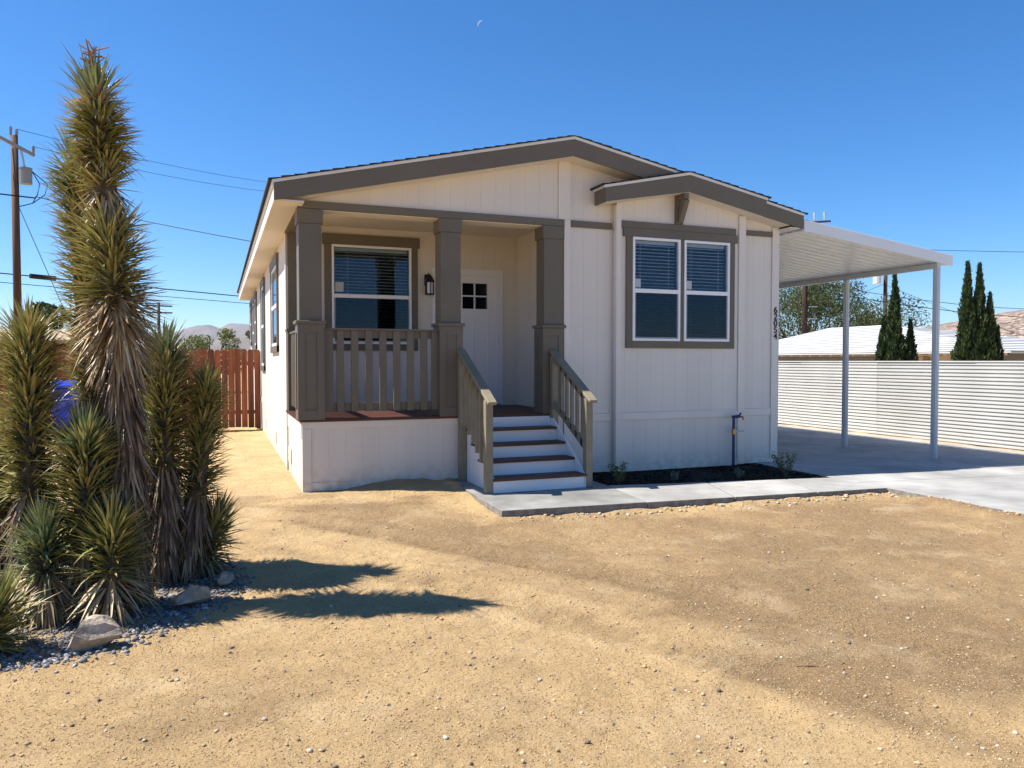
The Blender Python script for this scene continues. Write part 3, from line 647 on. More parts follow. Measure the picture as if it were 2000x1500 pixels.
MB().beam((6.03, BY - .055, 3.50), (6.03, DY + .05, 3.775), .072, .075).build('bracket_brace', M['taupe'], bk)
# --- main roof
FY = 8.911
fp = [(0.603, fb(.603), ft(.603)), (PKX, PKB, PKT), (8.067, fb(8.067), ft(8.067))]
rf = MB().prism([(p[0], p[1]) for p in fp] + [(p[0], p[2]) for p in reversed(fp)], 'y', FY, FY + .032).build('roof_fascia', M['taupe'], house, bevel=.003)
dl = [(0.585, ft(.585) + .0), (PKX, PKT + .001), (8.085, ft(8.085))]
roof_edges(dl, FY, FY + .06, rf)
deckp = [(0.59, ft(.59)), (PKX, PKT), (8.08, ft(8.08))]
rs = MB().prism([(0.60, ft(.6) - .03), (PKX, PKT - .03), (8.07, ft(8.07) - .03), (8.07, ft(8.07) + .03), (PKX, PKT + .03), (0.60, ft(.6) + .03)], 'y', FY + .061, YB - .1).build('roof_slab', M['soffit'], house)
shingles((0.572, ft(.572) + .034), (PKX, PKT + .036), FY - .025, YB + .2, rs); shingles((8.098, ft(8.098) + .034), (PKX, PKT + .036), FY - .025, YB + .2, rs)
# eave fascia boards, soffits
MB().box(0.603, 0.628, FY + .033, YB + .15, fb(.603), ft(.603) - .035).build('eave_fascia', M['wall_plain'], rs)
MB().box(0.583, 0.602, FY + .0, YB + .15, ft(.6) - .03, ft(.585) + .034).build('eave_drip_edge', M['drip'], rs)
MB().box(8.042, 8.067, FY + .033, YB + .15, fb(8.067), ft(8.067) - .035).build('eave_fascia', M['taupe'], rs)
MB().box(0.629, XL + .02, FY + .033, YB + .14, fb(.603) + .002, fb(.603) + .02).build('soffit', M['soffit'], rs)
MB().box(XR - .02, 8.041, FY + .033, YB + .14, fb(8.067) + .002, fb(8.067) + .02).build('soffit', M['soffit'], rs)
MB().prism([(.63, fb(.63) + .004), (XL + .021, fb(XL+.021) + .004), (PKX, PKB + .004), (XR - .021, fb(XR) + .004), (XR - .021, fb(XR) + .022), (PKX, PKB + .022), (.63, fb(.63) + .022)], 'y', FY + .033, YF + .015).build('gable_soffit', M['soffit'], rs)
MB().prism([(.63, 3.36), (XL + .03, 3.36), (XL + .03, fb(XL + .03) + .01), (.63, fb(.63) + .01)], 'y', YF + .0165, YF + .04).build('eave_return', M['wall_plain'], rs)
# --- porch posts
def post(x0, y0=YF - .012, w_=.262, z0=DECK, ztop=3.337, full=True):
    x1 = x0 + w_; y1 = y0 + w_; xa, xb, ya, yb = x0 - .022, x1 + .022, y0 - .022, y1 + .022
    up = MB().box(x0, x1, y0, y1, 2.03, ztop - .17).build('porch_post', M['taupe'], house, bevel=.004)
    MB().box(x0 - .018, x1 + .018, y0 - .018, y1 + .018, ztop - .17, ztop - .002).build('capital', M['taupe'], up, bevel=.004)
    ped = MB().box(xa + .014, xb - .014, ya + .014, yb - .014, z0, 1.985).build('pedestal', M['taupe'], up)
    st = .082
    for (a, b, c, d) in ((xa, xb, ya, ya + .014),):
        for q in ((xa, xa + st), (xb - st, xb)): MB().box(q[0], q[1], ya, ya + .0135, z0, 1.985).build('stile', M['taupe'], up)
        for q in ((z0, z0 + .11), (1.985 - .10, 1.985)): MB().box(xa + st, xb - st, ya, ya + .0135, q[0], q[1]).build('rail_board', M['taupe'], up)
    for q in ((ya + .014, ya + st), (yb - st, yb - .001)): MB().box(xa, xa + .0135, q[0], q[1], z0, 1.985).build('stile', M['taupe'], up)
    for q in ((z0, z0 + .11), (1.985 - .10, 1.985)): MB().box(xa, xa + .0135, ya + st, yb - st, q[0], q[1]).build('rail_board', M['taupe'], up)
    MB().box(xa - .022, xb + .022, ya - .022, yb + .022, 1.987, 2.028).build('cap_board', M['taupe'], up, bevel=.006)
for x0 in (0.893, 2.612, 4.022): post(x0)
rp = MB().box(XL + .004, XL + .12, 11.0, 11.23, 2.0, 3.34).build('rear_half_post', M['taupe'], house); MB().box(XL - .004, XL + .13, 10.97, 11.228, DECK, 1.96).build('pedestal', M['taupe'], rp); MB().box(XL - .02, XL + .15, 10.95, 11.229, 1.962, 1.998).build('cap_board', M['taupe'], rp)
# --- porch railings
rail = MB().box(1.178, 2.592, YF + .03, YF + .125, 1.924, 1.945).build('porch_railing', M['taupe'], house)
for z0, z1 in ((1.828, 1.9235), (.945, 1.04)): MB().box(1.178, 2.592, YF + .075, YF + .11, z0, z1).build('rail_board', M['taupe'], rail)
def picket(x0, x1): MB().box(x0, x1, YF + .045, YF + .074, .935, 1.922).build('baluster', M['taupe'], rail, bevel=.003)
picket(1.180, 1.290)
for k_ in range(7): picket(1.332 + .1722 * k_, 1.332 + .1722 * k_ + .087)
picket(2.505, 2.590)
sr = MB(); sr.box(XL + .06, XL + .10, YF + .28, 10.96, 1.83, 1.92); sr.box(XL + .06, XL + .10, YF + .28, 10.96, .945, 1.03); sr.box(XL + .015, XL + .115, YF + .28, 10.96, 1.922, 1.945)
srail = sr.build('side_railing', M['taupe'], house); yy = YF + .36
while yy < 10.9: MB().box(XL + .03, XL + .059, yy, yy + .087, .935, 1.92).build('baluster', M['taupe'], srail); yy += .172
# --- front door
dx0, dx1 = 3.17, 4.085
dr = MB().box(dx0, dx1, 11.226, 11.262, DECK + .02, 2.30)
for a, b, c, d in ((dx0, 3.31, 2.30, 2.87), (3.94, dx1, 2.30, 2.87), (3.31, 3.94, 2.30, 2.36), (3.31, 3.94, 2.755, 2.87)): dr.box(a, b, 11.226, 11.262, c, d)
door = dr.build('front_door', M['white_paint'], house)
fr = MB()
for a, b, c, d in ((dx0 - .035, dx0 - .001, DECK, 2.905), (dx1 + .001, dx1 + .035, DECK, 2.905), (dx0 - .001, dx1 + .001, 2.872, 2.905)): fr.box(a, b, 11.215, 11.262, c, d)
for a, b, c, d in ((dx0 - .115, dx0 - .036, DECK, 2.972), (dx1 + .036, dx1 + .112, DECK, 2.972), (dx0 - .036, dx1 + .036, 2.907, 2.972)): fr.box(a, b, 11.224, 11.249, c, d)
fr.build('door_frame', M['white_paint'], door)
mu = MB(); pw_ = .63 / 3
for k_ in (1, 2): mu.box(3.31 + pw_ * k_ - .011, 3.31 + pw_ * k_ + .011, 11.222, 11.25, 2.36, 2.755)
for k_ in range(3): mu.box(3.31 + pw_ * k_ + (.011 if k_ else 0), 3.31 + pw_ * (k_ + 1) - (.011 if k_ < 2 else 0), 11.222, 11.25, 2.546, 2.568)
mu.build('muntins', M['white_paint'], door)
for k_ in range(3):
    for z0, z1 in ((2.36, 2.546), (2.568, 2.755)): MB().box(3.312 + pw_ * k_ + .008, 3.308 + pw_ * (k_ + 1) - .008, 11.234, 11.238, z0, z1).build('door_pane', M['glass'], door)
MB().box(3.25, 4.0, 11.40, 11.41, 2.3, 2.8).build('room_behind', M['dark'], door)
for a, b in ((3.30, 3.565), (3.69, 3.955)):
    q = MB()
    for c, d, e, f_ in ((a, b, 1.0, 1.012), (a, b, 2.188, 2.20), (a, a + .012, 1.012, 2.188), (b - .012, b, 1.012, 2.188)): q.box(c, d, 11.217, 11.2258, e, f_)
    q.build('door_panel', M['white_paint'], door)
MB().box(dx0 - .05, dx1 + .05, 11.15, 11.262, DECK + .001, DECK + .018).build('threshold', M['grey_metal'], door)
MB().tube([(3.235, 11.226, 1.80), (3.235, 11.17, 1.80)], .022, 10).build('deadbolt', M['black_metal'], door); MB().tube([(3.235, 11.226, 1.66), (3.235, 11.165, 1.66)], .028, 10).build('door_knob', M['black_metal'], door)
# --- wall lantern
lx, ly, lz = 2.985, 11.25, 2.70
ln = MB().box(lx - .05, lx + .05, ly - .028, ly - .001, lz - .01, lz + .16); ln.tube([(lx, ly - .03, lz + .12), (lx, ly - .07, lz + .17), (lx, ly - .12, lz + .14)], .014, 6)
lamp = ln.build('wall_lantern', M['black_metal'], house)
def ring(z, r): return [(lx + r * math.cos(a), ly - .12 + r * math.sin(a), z) for a in [math.pi / 3 * k + .5 for k in range(6)]]
b = MB(); rs_ = [(lz + .15, .015), (lz + .11, .045), (lz + .055, .075), (lz + .035, .082)]
for k_, (z, r) in enumerate(rs_): b.v += ring(z, r)
for k_ in range(3):
    for j in range(6): b.f.append((k_ * 6 + j, k_ * 6 + (j + 1) % 6, k_ * 6 + 6 + (j + 1) % 6, k_ * 6 + 6 + j))
b.f.append(tuple(range(6))); b.f.append(tuple(18 + j for j in range(6))); b.build('lantern_hood', M['black_metal'], lamp)
b = MB()
for (x, y_, z) in ring(0, .062): b.box(x - .006, x + .006, y_ - .006, y_ + .006, lz - .135, lz + .036)
b.prism([(p[0], p[1]) for p in ring(0, .072)], 'z', lz - .155, lz - .134); b.build('lantern_cage', M['black_metal'], lamp)
MB().tube([(lx, ly - .12, lz - .133), (lx, ly - .12, lz + .034)], .050, 10).build('lantern_glass', M['vinyl'], lamp)
MB().box(2.45, 2.53, 11.236, 11.249, 1.22, 1.36).build('outlet_cover', M['vinyl'], house)
# --- front steps
SX0, SX1 = 2.935, 4.085
noses = ((8.09, .20), (8.39, .366), (8.655, .532), (8.92, .698))
prof = [(8.12, WT + .004), (9.195, WT + .004), (9.195, .698 - .03)]
for yn, z in reversed(noses): prof += [(yn + .03, z - .03)] + ([(yn + .03, z - .166 - .03)] if z > .3 else [])
st = MB().prism(prof, 'x', SX0, SX1).build('front_steps', M['white_paint'], house)
MB().box(SX0, SX1, 9.150, 9.196, .669, DECK - .03).build('riser_board', M['white_paint'], st)
for xa, xb in ((SX0 - .018, SX0 - .0005), (SX1 + .0005, SX1 + .018)):
    MB().prism([(8.105, WT + .004), (9.19, WT + .004), (9.19, .80), (9.05, .80), (8.105, .19)], 'x', xa, xb).build('stringer_panel', M['white_paint'], st)
for yn, z in noses:
    for q in (0, 1): MB().box(SX0 - .02, SX1 + .02, yn + .139 * q + .002, yn + .139 * (q + 1) - .002, z - .029, z).build('tread_board', M['deck'], st)
def stair_rail(x, side):
    z_at = lambda y: 1.08 + (y - 8.02) * .526
    b = MB().beam((x, 8.0, z_at(8.0)), (x, 9.165, z_at(9.165)), .105, .038).build('stair_railing', M['rail'], house, bevel=.004)
    MB().box(x - .044, x + .044, 8.10, 8.189, WT + .003, z_at(8.10) - .022).build('newel_post', M['rail'], b, bevel=.004)
    MB().box(x - .044, x + .044, 9.085, 9.174, WT + .003, z_at(9.085) - .022).build('newel_post', M['rail'], b, bevel=.004)
    MB().beam((x, 8.19, z_at(8.19) - .066), (x, 9.084, z_at(9.084) - .066), .036, .088).build('top_rail', M['rail'], b)
    if side > 0: MB().beam((x, 8.19, z_at(8.19) - .66), (x, 9.084, z_at(9.084) - .66), .036, .088).build('bottom_rail', M['rail'], b)
    for k_ in range(5):
        y_ = 8.265 + .150 * k_; zb = z_at(y_) - (.66 if side > 0 else .80) + (y_ - 8.6) * .10; xo = -.037 if side < 0 else 0
        MB().box(x - .018 + xo, x + .018 + xo, y_, y_ + .042, zb, z_at(y_) - .03).build('baluster', M['rail'], b)
stair_rail(2.868, -1); stair_rail(4.138, 1)
# --- house number, one digit under another on the corner board
def text_obj(s, size, loc, m_, parent, rot=(R(90), 0, 0), name='house_number', ext=.006, bold=0.0):
    cu = bpy.data.curves.new(name, 'FONT'); cu.body = s; cu.size = size; cu.extrude = ext; cu.align_x = 'CENTER'; cu.offset = bold
    tmp = bpy.data.objects.new(name, cu); col.objects.link(tmp); bpy.context.view_layer.update()
    me = bpy.data.meshes.new_from_object(tmp.evaluated_get(bpy.context.evaluated_depsgraph_get())); bpy.data.objects.remove(tmp)
    me.transform(Matrix.Translation(loc) @ Matrix.Rotation(rot[2], 4, 'Z') @ Matrix.Rotation(rot[0], 4, 'X'))
    return link(name, me, m_, parent)
for k_, ch in enumerate('62054'): text_obj(ch, .135, (7.800, YF - .028, 2.268 - .0985 * k_), M['black_metal'], house, bold=.0004)
# --- standpipe with tap in front of the bay
fx, fy_ = 6.90, 8.98
tp = MB().tube([(fx, fy_, .05), (fx, fy_, .74)], .021, 10).build('water_standpipe', M['blue_valve']); tag(tp, 'dark blue standpipe with brass tap beside the bay corner board', 'standpipe')
MB().tube([(fx + .05, fy_ + .05, .05), (fx + .05, fy_ + .05, .60)], .013, 8).build('riser_pipe', M['galv'], tp)
MB().tube([(fx - .02, fy_, .745), (fx + .10, fy_, .755)], .024, 8).build('valve_body', M['blue_valve'], tp)
MB().tube([(fx + .10, fy_, .755), (fx + .15, fy_ - .01, .74), (fx + .165, fy_ - .01, .70)], .016, 8).build('tap_spout', M['brass'], tp)
MB().tube([(fx + .10, fy_, .77), (fx + .125, fy_, .80)], .012, 6).build('tap_handle', M['black_metal'], tp)
MB().tube([(fx, fy_, .50), (fx, fy_, .57)], .030, 8).build('coupling', M['brass'], tp)
MB().box(fx + .03, fy_ and fx + .17, fy_ - .012, fy_ - .008, .525, .555).build('paper_tag', M['white_label'], tp)

# ================================================================== CARPORT
cp = empty('carport', (9.2, 10.5, 0)); tag(cp, 'white aluminium carport with ribbed pan roof beside the house', 'carport')
CX0, CX1, CY0, CY1 = 8.078, 11.12, 8.925, 18.2
cz = lambda x: 3.462 - 0.1217 * (x - CX0)          # underside of the pans
pm = MB(); y = CY0 + .04; prof = []
while y < CY1 - .15:
    prof += [(y, 0), (y + .128, 0), (y + .138, .060), (y + .180, .060)]; y += .190
prof.append((y, 0)); n_ = len(prof); xs_ = [CX0 + .006, CX1 - .02]
for x in xs_:
    for t in (0, .004): pm.v += [(x, p[0], cz(x) + p[1] + t + .015) for p in prof]
for i in range(n_ - 1):
    pm.f.append((i, i + 1, 2 * n_ + i + 1, 2 * n_ + i)); pm.f.append((n_ + i, 3 * n_ + i, 3 * n_ + i + 1, n_ + i + 1))
pm.build('roof_pans', M['alum'], cp)
MB().prism([(CX0, cz(CX0) + .005), (CX1, cz(CX1) + .005), (CX1, cz(CX1) + .172), (CX0, cz(CX0) + .172)], 'y', CY0 - .012, CY0 + .03).build('front_fascia', M['alum'], cp, bevel=.004)
MB().box(CX1 - .012, CX1 + .02, CY0 + .031, CY1, cz(CX1) + .095, cz(CX1) + .172).build('side_gutter', M['alum'], cp)
PX = 10.87
MB().box(PX - .035, PX + .035, CY0 + .035, CY1 - .1, cz(PX) - .075, cz(PX) + .012).build('support_beam', M['alum_post'], cp)
zb_ = WT - .003 + fall(PX)
for yy in (9.0, 10.89, 12.78, 14.67, 16.56):
    p = MB(); p.box(PX - .038, PX + .038, yy - .038, yy + .038, zb_, cz(PX) - .077)
    po = p.build('post', M['alum_post'], cp)
    MB().box(PX - .014, PX + .014, yy - .045, yy - .0385, zb_, cz(PX) - .078).build('post_rib', M['alum_post'], po); MB().box(PX - .045, PX - .0385, yy - .014, yy + .014, zb_, cz(PX) - .078).build('post_rib', M['alum_post'], po)
    MB().box(PX + .039, PX + .09, yy - .03, yy + .03, zb_, zb_ + .035).build('foot_bracket', M['galv'], po)

# ================================================================== FENCES
FX = 13.92
cf = empty('corrugated_fence', (FX, 12, 0)); tag(cf, 'cream corrugated metal fence along the far side of the driveway', 'fence')
FZ = 1.522; pitch = .0748
def fence_sheet(y0, y1, x):
    b = MB(); zs = []; z = -.10
    while z < FZ - .005:
        for a_, d in ((0, .0), (.56, .0), (.64, .030), (.92, .030)): zs.append((z + a_ * pitch, d))
        z += pitch
    zs.append((FZ, 0)); k_ = len(zs)
    for y in (y0, y1): b.v += [(x + d, y, z) for z, d in zs]
    for i in range(k_ - 1): b.f.append((i, k_ + i, k_ + i + 1, i + 1))
    return b.build('metal_sheet', M['fence_metal'], cf)
y = 1.0; k_ = 0
while y < 31: fence_sheet(y, y + 2.42, FX - .006 * (k_ % 2)); y += 2.40; k_ += 1
MB().box(FX - .02, FX + .03, 1, 31.2, FZ + .002, FZ + .03).build('top_cap', M['fence_metal'], cf)
for yy in np.arange(1.5, 31, 2.4): MB().box(FX + .04, FX + .10, yy, yy + .06, -.25, FZ - .02).build('fence_post', M['grey_metal'], cf)
wf = empty('wooden_fence', (-1.5, 18.2, 0)); tag(wf, 'red stained board fence between the house and the spiky plants', 'fence')
bd = MB().prism([(-.067, 0.04), (.067, .04), (.067, 1.77), (.037, 1.815), (-.037, 1.815), (-.067, 1.77)], 'y', -.010, .010).mesh('fence_board'); bd.materials.append(M['redwood'])
x = .835; k_ = 0
while x > -6.2:
    o = link('fence_board', bd, None, wf); o.location = (x, 18.2 + (.004 if k_ % 2 else 0) + random.uniform(-.003, .003), random.uniform(-.02, .015)); o.scale.x = random.uniform(.93, 1.02)
    o.rotation_euler.y = random.uniform(-.004, .004); x -= .1395; k_ += 1
for z in (.35, 1.45): MB().box(-6.2, .90, 18.222, 18.26, z, z + .085).build('fence_rail', M['redwood'], wf)
for xx in (.86, -1.5, -3.9, -6.2): MB().box(xx - .045, xx + .045, 18.262, 18.35, 0, 1.74).build('fence_post', M['redwood'], wf)
# ================================================================== BINS, SHED
def bin_(name, x, y, m_, label, hgt=1.1, w_=.60):
    t = empty(name, (x, y, 0)); tag(t, label, 'bin')
    b = MB(); a0, a1 = w_ * .42, w_ * .5
    b.v += [(x - a0, y - a0, .06), (x + a0, y - a0, .06), (x + a0, y + a0, .06), (x - a0, y + a0, .06), (x - a1, y - a1 * 1.1, hgt - .1), (x + a1, y - a1 * 1.1, hgt - .1), (x + a1, y + a1, hgt - .1), (x - a1, y + a1, hgt - .1)]
    b.f += [(0, 3, 2, 1), (0, 1, 5, 4), (1, 2, 6, 5), (2, 3, 7, 6), (3, 0, 4, 7), (4, 5, 6, 7)]
    bd_ = b.build('bin_body', m_, t, bevel=.02); MB().box(x - a1 - .02, x + a1 + .02, y - a1 * 1.1 - .02, y + a1 + .02, hgt - .16, hgt - .11).build('bin_rim', m_, t)
    l = MB(); l.prism([(y - a1 * 1.15, hgt - .095), (y + a1, hgt - .095), (y + a1, hgt + .03), (y, hgt + .05), (y - a1 * 1.15, hgt - .03)], 'x', x - a1 - .025, x + a1 + .025); l.build('bin_lid', m_, t, bevel=.015)
    for sx in (-1, 1): MB().tube([(x + sx * (a1 - .05), y + a1 + .02, .11), (x + sx * (a1 + .01), y + a1 + .02, .11)], .11, 12).build('wheel', M['black_metal'], t)
bin_('recycling_bin', -2.62, 16.6, M['blue_bin'], 'bright blue wheeled bin behind the spiky plants', 1.13, .62)
bin_('waste_bin', -1.15, 16.9, M['green_bin'], 'dark green wheeled bin mostly hidden by the tallest plant', 1.03, .56)
sh = empty('wooden_shed', (-4.4, 22, 0)); tag(sh, 'brown boarded shed with pale roof edge behind the red fence', 'shed')
k_ = 0
for z in np.arange(0, 1.95, .16): MB().box(-6.4, -2.62, 21.0 - .006 * (k_ % 2), 21.05, z + .004, z + .156).build('wall_board', M['brown'], sh); k_ += 1
MB().box(-6.35, -2.67, 21.06, 24, 0, 1.95).build('shed_body', M['brown'], sh)
MB().prism([(20.8, 1.97), (24.2, 2.35), (24.2, 2.42), (20.8, 2.05)], 'x', -6.6, -2.45).build('shed_roof', mat('pale_tan_roof', (.40, .31, .20), .8, var=(4, .15)), sh)
# ================================================================== NEIGHBOUR HOUSE
nh = empty('neighbour_house', (29, 25, -.5)); tag(nh, 'low house with white shingle hip roof behind the corrugated fence', 'house')
NE, NR = 1.88, 3.22
def course_roof(name, e0, e1, r0, r1, n_c, parent):
    """lapped courses between the eave line e0-e1 and the upper line r0-r1"""
    b = MB(); e0, e1, r0, r1 = map(Vector, (e0, e1, r0, r1)); nrm = (e1 - e0).cross(r0 - e0).normalized()
    if nrm.z < 0: nrm = -nrm
    for i in range(n_c):
        t0, t1 = i / n_c, min((i + 1.05) / n_c, 1)
        a, c = e0.lerp(r0, t0), e1.lerp(r1, t0); d, f = e0.lerp(r0, t1), e1.lerp(r1, t1); k_ = len(b.v)
        b.v += [tuple(a), tuple(c), tuple(c + nrm * .03), tuple(a + nrm * .03), tuple(d + nrm * .001), tuple(f + nrm * .001)]
        b.f += [(k_, k_ + 1, k_ + 2, k_ + 3), (k_ + 3, k_ + 2, k_ + 5, k_ + 4)]
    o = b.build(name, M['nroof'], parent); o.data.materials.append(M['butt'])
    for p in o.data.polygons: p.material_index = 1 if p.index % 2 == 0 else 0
    return o
wallp = MB().box(25.75, 32.3, 18.6, 33.4, -.6, NE + .1).build('wall', M['nwall'], nh)
MB().box(25.70, 25.74, 18.62, 22.7, -.6, NE).build('garage_wall', M['nbeige'], nh)
ra, rb = (29, 26.3, NR), (29, 30.1, NR)
e = [(25, 17.8, NE), (25, 34.2, NE), (33, 34.2, NE), (33, 17.8, NE)]
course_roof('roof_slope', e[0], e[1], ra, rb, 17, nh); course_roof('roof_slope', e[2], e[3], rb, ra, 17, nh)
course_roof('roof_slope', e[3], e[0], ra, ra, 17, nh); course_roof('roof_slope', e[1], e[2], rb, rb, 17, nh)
MB().box(25.0, 25.04, 17.8, 34.2, NE - .045, NE - .005).build('eave_fascia', M['nfascia'], nh); MB().box(25.04, 33, 17.8, 17.84, NE - .07, NE - .005).build('eave_fascia', M['nfascia'], nh)
for yy in np.arange(18.5, 34, .62): MB().box(25.06, 25.8, yy, yy + .06, NE - .13, NE - .02).build('rafter_tail', M['nfascia'], nh)
wl = empty('neighbour_wing', (27, 38, -.5)); tag(wl, 'neighbouring wing with white roof next to the house corner number', 'house')
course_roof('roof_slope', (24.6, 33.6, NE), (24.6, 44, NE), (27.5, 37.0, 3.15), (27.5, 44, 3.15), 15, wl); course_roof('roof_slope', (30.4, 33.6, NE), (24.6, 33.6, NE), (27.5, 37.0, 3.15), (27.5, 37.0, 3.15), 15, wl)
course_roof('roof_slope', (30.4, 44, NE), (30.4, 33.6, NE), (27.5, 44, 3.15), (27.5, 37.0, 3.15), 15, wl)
MB().box(25.3, 29.8, 34.4, 43.8, -.6, NE).build('wall', M['nwall'], wl)
text_obj('206', .24, (25.690, 21.66, 1.575), M['digit_brown'], nh, rot=(R(90), 0, R(-90)), name='wall_numerals', ext=.004)

# ================================================================== TREES
def leaf_cloud(name, centres, radii, n_l, size, cols, m_, parent, aspect=.45, up=0.0, shell_=0.35):
    """n_l small rhombic leaves spread through ellipsoid clumps"""
    centres = np.array(centres, float); radii = np.array(radii, float); vol = radii.prod(1); idx = rng.choice(len(centres), n_l, p=vol / vol.sum())
    d = rng.standard_normal((n_l, 3)); d /= np.linalg.norm(d, axis=1, keepdims=True)
    rr = (shell_ + (1 - shell_) * rng.random((n_l, 1)) ** .6)
    c = centres[idx] + d * radii[idx] * rr
    t = rng.standard_normal((n_l, 3)) + d * .6; t[:, 2] += up; t /= np.linalg.norm(t, axis=1, keepdims=True)
    b = np.cross(t, rng.standard_normal((n_l, 3))); b /= np.linalg.norm(b, axis=1, keepdims=True)
    s = size * (.6 + .8 * rng.random((n_l, 1)))
    V = np.stack([c - t * s, c + b * s * aspect, c + t * s, c - b * s * aspect], 1).reshape(-1, 3)
    F = np.arange(n_l * 4).reshape(-1, 4)
    cc = np.array(cols)[rng.choice(len(cols), n_l)] * (.7 + .6 * rng.random((n_l, 1)))
    return link(name, np_mesh(name, V, F, np.repeat(cc, 4, 0)), m_, parent)
def tree(name, label, base, hgt, spread, n_l, size, cols, seed, trunk_r=.14, clumps=16, cat='tree', low=.35, flat=.75):
    r_ = random.Random(seed); bx, by_, bz = base; t = empty(name, base); tag(t, label, cat)
    b = MB(); b.tube([(bx, by_, bz - .2), (bx + .05, by_, bz + hgt * .2), (bx - .05, by_ + .05, bz + hgt * .45), (bx, by_, bz + hgt * .8)], [trunk_r, trunk_r * .85, trunk_r * .6, trunk_r * .2], 8)
    cs, rd = [], []
    for k in range(clumps):
        a = r_.uniform(0, 6.28); q = r_.uniform(.15, 1) ** .6; zz = r_.uniform(low, 1); lim = math.sqrt(max(.05, 1 - ((zz - .6) / .5) ** 2)) if zz > .6 else .75 + .25 * (zz - low) / (.6 - low)
        p = (bx + spread * q * lim * math.cos(a), by_ + spread * q * lim * math.sin(a), bz + hgt * zz * .93)
        cs.append(p); s_ = spread * r_.uniform(.22, .42); rd.append((s_, s_, s_ * flat))
        st_ = Vector((bx, by_, bz + hgt * r_.uniform(.2, .45))); mid = st_.lerp(Vector(p), .5) + Vector((0, 0, -.05 * hgt))
        b.tube([st_, mid, p], [trunk_r * .4, trunk_r * .25, trunk_r * .08], 5)
    b.build('trunk', M['bark'], t); o = leaf_cloud('crown', cs, rd, n_l, size, cols, M['foliage'], t); tag(o, kind='stuff'); return t
OLIVE = [(.085, .105, .035), (.06, .085, .03), (.12, .13, .05), (.05, .065, .025)]
DKG = [(.035, .06, .02), (.05, .08, .025), (.025, .045, .018)]
YEL = [(.14, .17, .045), (.10, .13, .04), (.18, .19, .06)]
tree('desert_tree', 'broad olive green tree behind the neighbouring white roof', (35.5, 39.0, -.5), 7.4, 5.2, 34000, .075, OLIVE, 3, .2, 26)
tree('desert_tree', 'airy olive tree end beside the first far pole', (40.0, 38.5, -.5), 5.0, 3.0, 5000, .10, OLIVE, 5, .15, 14)
tree('yard_tree', 'dark green tree behind the shed and spiky plants', (-5.3, 34, 0), 3.9, 1.7, 6000, .09, DKG, 8, .16, 18)
tree('yard_tree', 'small yellow green tree rising over the red board fence', (-.35, 40, 0), 3.3, 1.7, 5000, .07, YEL, 9, .1, 14)
tree('yard_tree', 'thin grey green tree at the back corner of the house', (2.3, 42, 0), 3.6, 1.0, 1600, .07, OLIVE, 19, .08, 8)
tree('roadside_bush', 'golden green bush past the cypress trees', (31.5, 19.2, -.6), 2.3, 2.6, 5000, .08, [(.17, .13, .03), (.10, .11, .03), (.22, .16, .05)], 12, .08, 14, cat='bush', low=.1)
def cypress(name, label, spires, base, n_l):
    t = empty(name, base); tag(t, label, 'tree', 'cypress trees behind the corrugated fence')
    b = MB(); Vs, cs = [], []
    for (dx, dy, h, r) in spires:
        x, y, z0 = base[0] + dx, base[1] + dy, base[2]
        b.tube([(x, y, z0 - .2), (x, y, z0 + h * .9)], [.06, .01], 6)
        k = int(n_l * h * r); u = rng.random(k) ** 1.25; ph = rng.random(k) * 6.283
        prof = r * np.minimum(1, (1.015 - u) * 1.45) ** .95 * np.minimum(1, .55 + u * 3)
        lump = 1 + .30 * np.sin(ph * 3 + u * 19 + dx * 7) + .2 * np.sin(ph * 5 - u * 31)
        rad = prof * (.55 + .45 * rng.random(k) ** .5) * lump * .92
        c = np.stack([x + rad * np.cos(ph), y + rad * np.sin(ph), z0 + u * h], 1)
        tdir = np.stack([np.cos(ph) * .35, np.sin(ph) * .35, np.ones(k)], 1) + .28 * rng.standard_normal((k, 3)); tdir /= np.linalg.norm(tdir, axis=1, keepdims=True)
        sd = np.cross(tdir, rng.standard_normal((k, 3))); sd /= np.linalg.norm(sd, axis=1, keepdims=True); s = .055 * (.6 + .9 * rng.random((k, 1)))
        Vs.append(np.stack([c - tdir * s, c + sd * s * .35, c + tdir * s * 1.3, c - sd * s * .35], 1).reshape(-1, 3))
        base_c = np.array([(.045, .075, .025), (.065, .100, .032), (.03, .055, .02), (.085, .11, .04)])[rng.choice(4, k)] * (.7 + .6 * rng.random((k, 1))); cs.append(np.repeat(base_c, 4, 0))
    b.build('trunk', M['bark'], t); V = np.concatenate(Vs)
    o = link('crown', np_mesh('crown', V, np.arange(len(V)).reshape(-1, 4), np.concatenate(cs)), M['foliage'], t); tag(o, kind='stuff')
cypress('cypress_tree', 'ragged cypress standing left of the front carport post', [(0, 0, 4.30, .36), (.36, -.2, 3.1, .30), (-.15, .2, 3.2, .34), (.52, -.32, 1.75, .24), (.18, -.05, 2.7, .36)], (16.66, 15.04, -.5), 4600)
cypress('cypress_tree', 'dense cluster of pointed cypress right of the carport', [(-.17, .12, 4.55, .34), (.05, -.04, 4.5, .34), (.24, -.19, 3.75, .32), (-.06, .06, 3.6, .42), (.18, -.12, 3.3, .42), (-.30, .22, 2.7, .27), (.38, -.30, 2.9, .28)], (18.0, 13.75, -.5), 4600)

